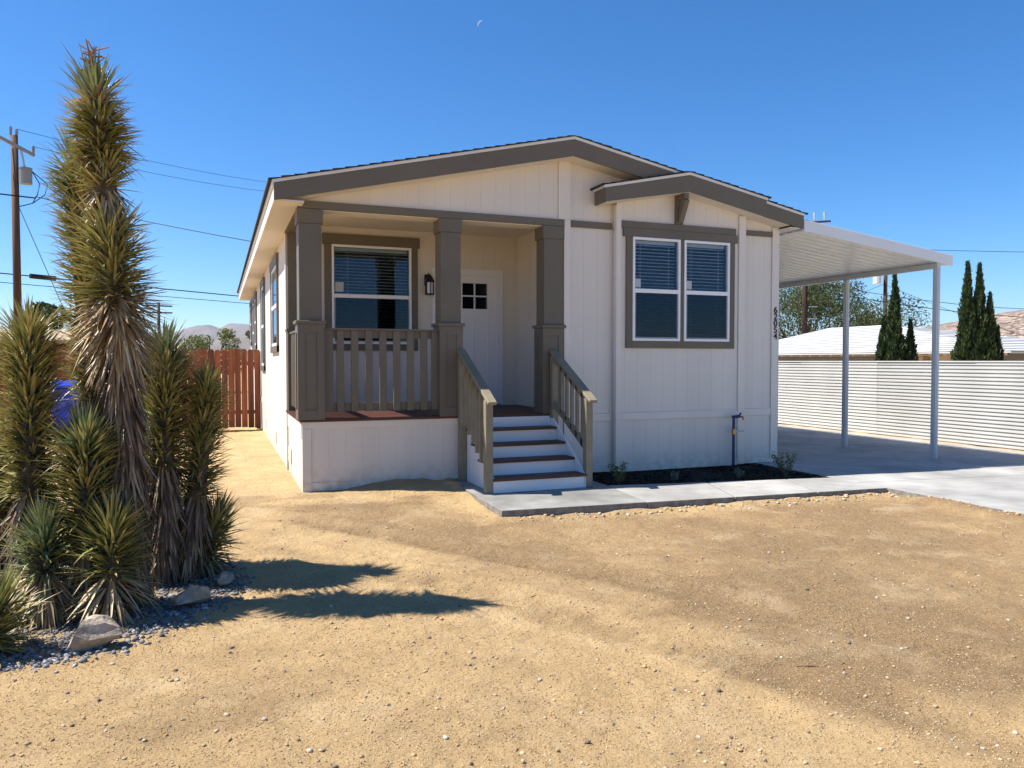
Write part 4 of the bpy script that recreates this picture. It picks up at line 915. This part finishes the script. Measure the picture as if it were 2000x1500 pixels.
# ================================================================== SPIKY PLANTS (Joshua trees)
GREEN = np.array([(.26, .255, .075), (.33, .30, .095), (.19, .205, .075), (.40, .33, .13)])
BLUEG = np.array([(.17, .22, .12), (.21, .25, .12), (.27, .27, .10)])
TAN = np.array([(.52, .39, .21), (.42, .30, .16), (.60, .48, .29), (.30, .21, .11)])
GREYD = np.array([(.27, .19, .115), (.18, .12, .07), (.36, .27, .17), (.11, .075, .045)])
def blades(axis_fn, zones, seed):
    """zones: (t0, t1, n, length, width, elev0, elev1, palette, droop, trunk_r) ; elev in degrees at t0 and t1"""
    rg = np.random.default_rng(seed); VV, FF, CC = [], [], []; off = 0
    for (t0, t1, n_l, L, W, e0, e1, pal_, droop, r0) in zones:
        u = rg.random(n_l); t = t0 + (t1 - t0) * u; ph = rg.random(n_l) * 6.2832
        P0, T = axis_fn(t)
        A = np.cross(T, np.array([0.0, 1.0, 0.2])); A /= np.linalg.norm(A, axis=1, keepdims=True); B = np.cross(T, A)
        out = A * np.cos(ph)[:, None] + B * np.sin(ph)[:, None]
        e = np.radians(e0 + (e1 - e0) * u + 13 * rg.standard_normal(n_l)); d = out * np.cos(e)[:, None] + T * np.sin(e)[:, None]
        le = L * (.62 + .58 * rg.random(n_l)); wd = W * (.8 + .4 * rg.random(n_l))
        p = P0 + out * r0
        side_ = np.cross(d, T + .05 * rg.standard_normal((n_l, 3))); side_ /= np.linalg.norm(side_, axis=1, keepdims=True) + 1e-9
        nr = np.cross(side_, d)
        bend = (droop * (1 + .8 * rg.standard_normal(n_l)))[:, None] * np.array([0, 0, -1.0]) + .07 * rg.standard_normal((n_l, 3)) - np.where(rg.random((n_l, 1)) < .05, .5, 0.0) * np.array([0, 0, 1.0])
        rows = []
        for s, ww in ((0, .85), (.35, 1.0), (.72, .62)):
            c = p + d * (le * s)[:, None] + bend * (le * s * s)[:, None]; hw = (wd * ww * .5)[:, None]
            rows += [c - side_ * hw + nr * hw * .35, c - nr * hw * .25, c + side_ * hw + nr * hw * .35]
        tip = p + d * le[:, None] + bend * le[:, None]
        V = np.stack(rows + [tip], 1)                                    # n,10,3
        f = np.array([(0, 1, 4, 3), (1, 2, 5, 4), (3, 4, 7, 6), (4, 5, 8, 7), (6, 7, 9, 9), (7, 8, 9, 9)])
        F = f[None] + (off + np.arange(n_l) * 10)[:, None, None]
        c0 = pal_[rg.choice(len(pal_), n_l)] * (.75 + .5 * rg.random((n_l, 1)))
        C = np.repeat(c0[:, None, :], 10, 1); C[:, 9] = C[:, 9] * .6 + np.array((.16, .09, .05)) * .4; C[:, :3] *= 1.1
        VV.append(V.reshape(-1, 3)); FF.append(F.reshape(-1, 4)); CC.append(C.reshape(-1, 3)); off += n_l * 10
    return np.concatenate(VV), np.concatenate(FF), np.concatenate(CC)
def quads_tris(name, V, F, C):
    me = bpy.data.meshes.new(name); tri = F[:, 2] == F[:, 3]
    cnt = np.where(tri, 3, 4); loops = np.concatenate([f[:3] if t else f for f, t in zip(F, tri)]) if False else None
    Fq = F[~tri]; Ft = F[tri][:, :3]
    lv = np.concatenate([Fq.ravel(), Ft.ravel()]).astype(np.int32); ls = np.concatenate([np.arange(len(Fq)) * 4, len(Fq) * 4 + np.arange(len(Ft)) * 3]).astype(np.int32)
    me.vertices.add(len(V)); me.vertices.foreach_set('co', V.astype(np.float32).ravel()); me.loops.add(len(lv)); me.loops.foreach_set('vertex_index', lv)
    me.polygons.add(len(ls)); me.polygons.foreach_set('loop_start', ls); me.update(calc_edges=True)
    ca = me.color_attributes.new('Col', 'FLOAT_COLOR', 'POINT'); c4 = np.ones((len(V), 4), np.float32); c4[:, :3] = C; ca.data.foreach_set('color', c4.ravel()); return me
def joshua(label, base, top, live, dead, seed, trunk_r=.07, bend=(0, 0), name='joshua_tree', dens=1.3, extra=None, group='spiky desert plants in the gravel bed'):
    """live / dead: lists of zones in fractions of the stem"""
    B0 = np.array((base[0], base[1], -.03)); T0 = np.array(top, float); mid = (B0 + T0) / 2 + np.array((bend[0], bend[1], 0))
    def ax(t):
        t = np.asarray(t)[:, None]; P_ = (1 - t) ** 2 * B0 + 2 * t * (1 - t) * mid + t * t * T0; D = 2 * (1 - t) * (mid - B0) + 2 * t * (T0 - mid); return P_, D / np.linalg.norm(D, axis=1, keepdims=True)
    t = empty(name, (base[0], base[1], 0)); tag(t, label, 'yucca', group)
    pts, _ = ax(np.linspace(0, 1, 9)); MB().tube([tuple(p) for p in pts], [trunk_r * (1.25 - .55 * i / 8) for i in range(9)], 10).build('trunk', M['bark'], t)
    for nm, zs, sd in (('green_leaves', live, seed), ('dead_leaves', dead, seed + 100)):
        if not zs: continue
        V, F, C = blades(ax, [(z[0], z[1], int(z[2] * dens), *z[3:]) for z in zs], sd)
        o = link(nm, quads_tris(nm, V, F, C), M['leaf'], t); tag(o, kind='stuff')
    return t, ax
W_ = .0165
def rosette(t0, n_, L, pal_, r_=.03):    # the growing head of a stem: upright at the tip, spreading below
    return [(t0, 1.0, n_, L, W_, 8, 62, pal_, .05, r_), (.985, 1.0, max(24, n_ // 7), L * .95, W_, 62, 88, pal_, 0, .008)]
# tall stem with its alternating whorls
tj, axj = joshua('tallest spiky Joshua tree with a dry flower stalk at its tip', (-.52, 5.36), (-.69, 5.36, 3.22),
    [(.605, .745, 500, .25, W_, 0, 42, GREEN, .02, .05), (.815, .86, 120, .18, W_, 10, 45, GREEN, .02, .04), (.875, .955, 380, .195, W_, -10, 30, GREEN, .02, .04), (.975, 1.0, 110, .25, W_, 45, 80, BLUEG, 0, .02)],
    [(.735, .82, 300, .17, W_ * .9, -82, -50, TAN, .05, .05), (.86, .885, 90, .16, W_ * .8, -40, 5, TAN, .1, .04), (.955, .985, 150, .17, W_ * .8, -20, 20, TAN, .12, .03), (.51, .615, 420, .28, W_ * .9, -66, -12, TAN, .12, .06), (.30, .53, 520, .24, W_ * .9, -85, -66, GREYD, .05, .07), (.04, .32, 460, .22, W_ * .9, -86, -72, GREYD, .05, .08)], 11, .085, bend=(.05, 0))
b = MB(); zt = 3.19; sx_, sy_ = -.69, 5.36
b.tube([(sx_, sy_, zt), (sx_ - .01, sy_, zt + .14), (sx_ - .045, sy_ - .01, zt + .34)], [.016, .012, .004], 6)
for k in range(60):
    a = random.uniform(0, 6.28); z = zt + random.uniform(.02, .28); r = random.uniform(.04, .10)
    b.tube([(sx_ - .007, sy_, z), (sx_ - .007 + r * math.cos(a), sy_ + r * math.sin(a), z + random.uniform(-.01, .05))], [.005, .004], 4)
o = b.build('flower_stalk', mat('dry_stalk', (.30, .17, .09), .8), tj)
joshua('tall green Joshua tree stem standing behind the tallest one', (-.80, 6.35), (-.955, 6.35, 3.02), [(.42, .97, 1150, .19, W_, 14, 34, GREEN, .02, .05)] + rosette(.93, 130, .24, BLUEG), [(.08, .45, 380, .22, W_, -84, -62, GREYD, .08, .07)], 12, .08)
joshua('pale green spiky stem at the left edge below the utility pole', (-1.09, 5.50), (-1.10, 5.50, 1.72), [(.42, .95, 900, .205, W_, 8, 45, GREEN, .03, .05)] + rosette(.86, 220, .235, GREEN), [(.08, .44, 520, .24, W_, -84, -60, GREYD, .12, .07)], 13, .08)
joshua('spiky stem with green head and dry skirt right of the tallest one', (-.385, 5.80), (-.345, 5.80, 1.63), [(.50, .95, 700, .205, W_, 10, 48, GREEN, .02, .05)] + rosette(.88, 180, .23, BLUEG), [(.04, .52, 620, .22, W_ * .9, -86, -68, GREYD, .08, .08)], 14, .08)
joshua('rightmost tall spiky stem leaning towards the board fence', (-.235, 5.85), (-.085, 5.85, 1.38), [(.42, .95, 640, .185, W_ * .9, 12, 48, GREEN, .02, .05)] + rosette(.88, 150, .20, GREEN), [(.03, .45, 440, .21, W_ * .9, -86, -66, GREYD, .08, .07)], 15, .07, bend=(.03, 0))
joshua('mid height spiky rosette in front of the blue bin', (-.77, 5.27), (-.765, 5.27, 1.10), [(.40, .95, 620, .22, W_, 5, 48, GREEN, .03, .05)] + rosette(.85, 190, .24, BLUEG), [(.05, .42, 260, .22, W_ * .9, -84, -60, GREYD, .1, .06)], 16, .07)
joshua('low spiky rosette left of the pale front boulder', (-.985, 5.24), (-.98, 5.22, .52), rosette(.55, 300, .25, BLUEG), [(.18, .6, 260, .28, W_ * .9, -60, -20, TAN, .2, .05)], 17, .06)
joshua('low spiky rosette directly behind the pale front boulder', (-.63, 5.10), (-.60, 5.09, .55), rosette(.50, 310, .25, GREEN), [(.15, .5, 150, .27, W_ * .9, -50, -10, TAN, .25, .05)], 18, .055)
joshua('small spiky rosette at the right end of the plant clump', (-.17, 5.93), (-.02, 5.90, .40), rosette(.30, 260, .22, GREEN), [(.05, .4, 90, .25, W_ * .9, -50, -10, GREYD, .2, .05)], 19, .05, bend=(.02, 0))
joshua('cut off spiky rosette at the lower left picture edge', (-1.17, 4.72), (-1.12, 4.70, .24), rosette(.20, 260, .25, GREEN), [(.05, .3, 70, .26, W_ * .9, -20, 5, TAN, .2, .04)], 20, .05)
joshua('shaded spiky stem behind the leftmost rosettes', (-1.42, 6.1), (-1.40, 6.1, 1.0), [(.35, .95, 480, .30, W_, 5, 45, GREEN, .03, .05)] + rosette(.85, 150, .30, GREEN), [(.05, .4, 300, .30, W_, -80, -50, GREYD, .1, .06)], 21, .07)
joshua('shaded spiky stem deep between the tall stems', (-.60, 6.05), (-.62, 6.05, .95), [(.35, .95, 420, .28, W_, 5, 45, GREEN, .03, .05)] + rosette(.85, 120, .28, GREEN), [(.05, .4, 380, .30, W_, -80, -50, GREYD, .1, .06)], 22, .07)
# boulders
def boulder(label, cx, cy, sx, sy, sz, seed, rot=0, pts=26):
    r_ = random.Random(seed); bm = bmesh.new()
    for k in range(pts):
        v = Vector((r_.gauss(0, 1), r_.gauss(0, 1), r_.gauss(0, 1))).normalized()
        bm.verts.new((v.x * sx, v.y * sy, v.z * sz * (1 if v.z > 0 else .5)))
    bmesh.ops.convex_hull(bm, input=bm.verts)
    for v in [v for v in bm.verts if not v.link_faces]: bm.verts.remove(v)
    bmesh.ops.subdivide_edges(bm, edges=bm.edges, cuts=2, use_grid_fill=True)
    for v in bm.verts: v.co += v.normal * r_.uniform(-.006, .006)
    bmesh.ops.triangulate(bm, faces=bm.faces)
    me = bpy.data.meshes.new('boulder'); bm.to_mesh(me); bm.free(); me.transform(Matrix.Translation((cx, cy, sz * .35)) @ Matrix.Rotation(rot, 4, 'Z') @ Matrix.Rotation(-.25, 4, 'Y'))
    o = link('boulder', me, M['rock']); tag(o, label, 'boulder'); return o
boulder('pale pointed boulder at the front of the gravel bed', -.635, 4.58, .155, .10, .135, 5, .15, 14)
boulder('tan wedge shaped boulder shaded beside the plants', -.165, 5.17, .135, .09, .10, 8, .1, 14)
boulder('small dark boulder at the back end of the gravel', .03, 5.62, .07, .06, .06, 14, .6, 18)
# planting in the mulch
def sprig(name, label, x, y, n_st, h, cols, size, lw):
    t = empty(name, (x, y, 0.02)); tag(t, label, 'shrub'); b = MB(); cs = []; rd = []
    for k in range(n_st):
        a = random.uniform(0, 6.28); q = random.uniform(.2, 1) * h * .55; zt = h * random.uniform(.6, 1.05)
        p = (x + q * math.cos(a), y + q * math.sin(a), .02 + zt); b.tube([(x, y, 0), (x + q * .4 * math.cos(a), y + q * .4 * math.sin(a), zt * .5), p], [.004, .003, .0015], 4)
        for s in (.45, .65, .85, 1.0): cs.append((x + q * s * math.cos(a), y + q * s * math.sin(a), .02 + zt * s)); rd.append((lw, lw, lw))
    b.build('stems', M['bark'], t); o = leaf_cloud('foliage', cs, rd, n_st * 42, size, cols, M['foliage'], t, aspect=.4); tag(o, kind='stuff')
sprig('young_shrub', 'young leafy shrub in the mulch beside the steps', 4.60, 8.20, 9, .26, [(.07, .10, .035), (.10, .13, .05)], .016, .035)
sprig('young_shrub', 'young leafy shrub in the mulch at the driveway corner', 6.98, 7.98, 11, .30, [(.075, .11, .035), (.11, .14, .05)], .016, .035)
sprig('grey_herb', 'tiny blue grey herb in the mulch nearer the steps', 5.36, 8.15, 9, .13, [(.10, .15, .13), (.13, .18, .16)], .014, .025)
sprig('grey_herb', 'tiny blue grey herb in the mulch nearer the standpipe', 6.28, 8.05, 9, .13, [(.10, .15, .13), (.13, .18, .16)], .014, .025)

# ================================================================== UTILITY POLES AND WIRES
def pole(label, x, y, h, r, m_, arm_dir=None, z0=-.5):
    t = empty('utility_pole', (x, y, z0)); tag(t, label, 'utility pole')
    MB().tube([(x, y, z0), (x, y, h)], [r, r * .78], 12).build('pole_shaft', m_, t, smooth=True); return t
PX1, PY1 = -6.27, 29.3
PX1, PY1 = -6.15, 29.3
p1 = pole('wooden utility pole with grey transformer at the left', PX1, PY1, 8.94, .135, M['pole_wood'])
MB().beam((PX1 - .85, PY1 - 1.1, 8.92), (PX1 + .50, PY1 + .30, 8.42), .08, .10).build('crossarm', M['grey_metal'], p1)
MB().tube([(PX1 + .33, PY1 - .12, 7.36), (PX1 + .33, PY1 - .12, 7.84)], .185, 14).build('transformer', M['grey_metal'], p1)
MB().tube([(PX1 + .33, PY1 - .12, 7.845), (PX1 + .33, PY1 - .12, 7.89)], .195, 14).build('transformer_lid', M['grey_metal'], p1)
MB().box(PX1 + .12, PX1 + .2, PY1 - .16, PY1 - .08, 7.45, 7.75).build('transformer_bracket', M['grey_metal'], p1)
MB().tube([(PX1 + .30, PY1 - .12, 7.89), (PX1 + .26, PY1 - .1, 8.15), (PX1 + .18, PY1, 8.5)], .035, 6).build('bushing', M['porcelain'], p1)
for dx, dy, dz in ((-.10, 0, 9.22), (.07, 0, 9.16), (.48, .28, 8.72)): MB().tube([(PX1 + dx, PY1 + dy, dz - .32), (PX1 + dx, PY1 + dy, dz - .1), (PX1 + dx, PY1 + dy, dz)], [.025, .05, .04], 8).build('insulator', M['grey_metal'], p1)
MB().tube([(PX1 - .55, PY1 - .75, 8.72), (PX1 - .45, PY1 - .65, 8.45)], .09, 8).build('cutout', M['porcelain'], p1)
for a1 in (.95, .72):
    MB().tube([(PX1 + .5, PY1 - .1, 7.8), (PX1 + a1, PY1 - .1, 7.4), (PX1 + a1 * .9, PY1 - .1, 7.05), (PX1 + .5, PY1 - .1, 6.75), (PX1 + .13, PY1 - .1, 6.62)], .016, 5).build('lead_wire', M['wire'], p1)
MB().beam((PX1 - .6, PY1 - .2, 6.98), (PX1 + .6, PY1 - .1, 6.93), .04, .04).build('service_bracket', M['wire'], p1)
p2 = pole('dark pole rising behind the carport beside the olive tree', 32.0, 35.2, 9.75, .17, M['pole_dark'])
MB().beam((31.0, 36.1, 9.6), (33.0, 34.3, 9.6), .1, .1).build('crossarm', M['pole_dark'], p2)
for d in (.35, .75): MB().tube([(32 + d, 35.2 - d * .9, 9.65), (32 + d, 35.2 - d * .9, 9.9), (32 + d, 35.2 - d * .9, 10.15)], [.03, .05, .07], 8).build('insulator', M['porcelain'], p2)
for z in (2.4, 3.2, 4.0, 4.7): MB().beam((32.1, 35.0, z), (32.5, 34.7, z), .03, .03).build('pole_step', M['porcelain'], p2)
p3 = pole('farther dark pole with white transformer left of the single cypress', 43.0, 39.6, 7.6, .16, M['pole_dark'])
MB().tube([(42.55, 39.9, 6.9), (42.55, 39.9, 7.5)], .26, 10).build('transformer', M['alum'], p3)
p4 = pole('distant pole with crossarms above the spiky plants', -4.9, 75, 6.8, .14, M['pole_dark'])
for z in (6.5, 5.9): MB().beam((-6.0, 75, z), (-3.8, 75.3, z), .1, .12).build('crossarm', M['pole_dark'], p4)
wn_ = 0
def wire(label, a, b_, sag, r=.012):
    a, b_ = Vector(a), Vector(b_); pts = []
    for i in range(15):
        t = i / 14; p = a.lerp(b_, t); p.z -= sag * 4 * t * (1 - t); pts.append(p)
    o = MB().tube(pts, r, 5).build('power_line', M['wire']); tag(o, label, 'power line', 'overhead lines')
    return o
wire('upper thin overhead line leaving the left pole top towards the house', (PX1 + .07, PY1, 9.16), (6.9, 52, 13.1), .35, .009)
wire('second thin overhead line below the pole top', (PX1 + .48, PY1 + .28, 8.70), (6.6, 52, 12.6), .35, .009)
wire('black service line dipping from the left pole to the roof edge', (PX1 + .55, PY1, 7.0), (4.0, 24.5, 4.85), .12, .013)
sv = wire('thick lower cable passing the left pole with a splice case', (-24, 20, 4.9), (14, 42, 4.0), .0, .020)
MB().tube([(-6.00, 30.4, 4.475), (-5.3, 30.82, 4.455)], .085, 8).build('splice_case', M['wire'], sv)
wire('thin cable just under the spliced one', (-24, 20.2, 4.7), (14, 42, 3.85), .12, .012)
wire('guy wire slanting down from the left pole', (PX1 + .1, PY1, 6.6), (-3.6, 28.6, .3), .0, .011)
wire('upper line between the two far poles on the right', (32.3, 34.9, 6.1), (80, 30, 8.2), 2.2, .018)
wire('lower line between the two far poles on the right', (32.3, 34.9, 5.7), (80, 28, 7.2), 2.2, .022)
wire('line crossing upward behind the cypress cluster', (36, 46, 1.9), (70, 16, 6.6), .5, .022)
wire('line from the white transformer down to the left', (43, 39.6, 6.9), (33, 50, 2.0), .3, .014)
wire('line from the white transformer down to the right', (43, 39.6, 6.8), (58, 36, 2.2), .3, .014)
wire('high pair strand above the cypress cluster', (45, 41, 9.6), (90, 20, 11.0), 1.0, .018)

# ================================================================== HILLS
def hill(name, az0, az1, d0, d1, prof, seed, m_, na=220, nr=46, rough=1.0):
    az = np.radians(np.linspace(az0, az1, na)); rr = np.linspace(0, 1, nr); A, T = np.meshgrid(az, rr)
    crest = np.interp(np.degrees(A), [p[0] for p in prof], [p[1] for p in prof]); D = d0 + (d1 - d0) * T
    shape = np.where(T < .62, smooth(0, .62, T) ** .85, 1 - .5 * smooth(.62, 1, T))
    sc = (d1 - d0) * .22; X, Y = D * np.sin(A), D * np.cos(A)
    Z = crest * shape + rough * crest * .22 * fbm(X / sc, Y / sc, seed, 5) * smooth(0, .25, T) - 2
    ii = (np.arange(nr - 1)[:, None] * na + np.arange(na - 1)[None, :]).ravel()
    o = link(name, np_mesh(name, np.stack([X.ravel(), Y.ravel(), Z.ravel()], 1), np.stack([ii, ii + 1, ii + na + 1, ii + na], 1)), m_, smooth=True); tag(o, kind='structure'); return o
mh = mat('boulder_hill', (.27, .20, .155), .95, var=(.10, .5), var2=(.33, .8), bump=(.22, 1.0, 5.0))  # dark speckle in the colour stands for bushes and painted boulder shadows
mm = mat('far_mountain', (.16, .135, .12), .95, var=(.004, .3))
px_az = lambda px: 21.2 + math.degrees(math.atan((px - 1000) / 1480))
hp = [(px_az(x), (705 - y) / 1480 * 820 / 1.04 * .92) for x, y in ((1300, 668), (1560, 655), (1680, 645), (1740, 648), (1800, 634), (1870, 620), (1940, 607), (2000, 597), (2100, 585), (2400, 570), (3000, 600))]
hill('rocky_hill', px_az(1250), px_az(3000), 420, 1100, hp, 5, mh)
mp_ = [(px_az(x), (705 - y) / 1480 * 6200 * .95) for x, y in ((-900, 655), (-400, 640), (0, 645), (200, 650), (340, 648), (385, 636), (410, 634), (430, 641), (450, 631), (490, 633), (540, 645), (700, 640), (1000, 650), (1300, 660))]
hill('far_mountains', px_az(-900), px_az(1300), 5000, 7000, mp_, 15, mm, na=300, rough=.5)
lp_ = [(px_az(x), (705 - y) / 1480 * 2300) for x, y in ((-900, 685), (0, 680), (380, 684), (440, 655), (490, 650), (540, 655), (900, 680), (1300, 690))]
hill('near_ridge', px_az(-900), px_az(1300), 1900, 2700, lp_, 25, mm, na=200, rough=.5)
# thin dry air
hz = MB().box(-7600, 7600, -7600, 7600, -3.5, 420).build('haze', None); tag(hz, 'thin dry haze', 'haze', kind='stuff')
hm = bpy.data.materials.new('haze'); hm.use_nodes = True; hn = hm.node_tree; hn.nodes.remove(hn.nodes['Principled BSDF'])
pv = hn.nodes.new('ShaderNodeVolumePrincipled'); pv.inputs['Density'].default_value = 0.00005; pv.inputs['Color'].default_value = (.80, .88, 1, 1); pv.inputs['Anisotropy'].default_value = .3
hn.links.new(pv.outputs[0], hn.nodes['Material Output'].inputs['Volume']); hz.data.materials.append(hm)
# daytime moon
mr_ = fwd.copy(); d = (Vector((0, 0, 0)))
right = Vector((math.cos(YAW), -math.sin(YAW), 0)); upv = right.cross(fwd)
md = (fwd + right * ((940 - 1000) / 1480) + upv * ((750 - 48) / 1480)).normalized(); mc = cam.location + md * 30000
rr_ = 30000 * 7.0 / 1480; mo = MB(); nseg = 14
light = (right * -.75 + upv * .66).normalized(); perp = md.cross(light).normalized()
for i in range(nseg + 1):
    a = -math.pi / 2 + math.pi * i / nseg
    for inner in (1.0, .62): mo.v.append(tuple(mc + perp * math.sin(a) * rr_ + light * math.cos(a) * rr_ * inner))
for i in range(nseg): mo.f.append((2 * i, 2 * i + 1, 2 * i + 3, 2 * i + 2))
mmat = bpy.data.materials.new('moonlight'); mmat.use_nodes = True; P = mmat.node_tree.nodes['Principled BSDF']; P.inputs['Base Color'].default_value = (.0, .0, .0, 1); P.inputs['Emission Color'].default_value = (.52, .66, 1, 1); P.inputs['Emission Strength'].default_value = .38; P.inputs['Specular IOR Level'].default_value = 0
tag(mo.build('moon', mmat), 'faint crescent moon high in the clear sky', 'moon', kind='structure')
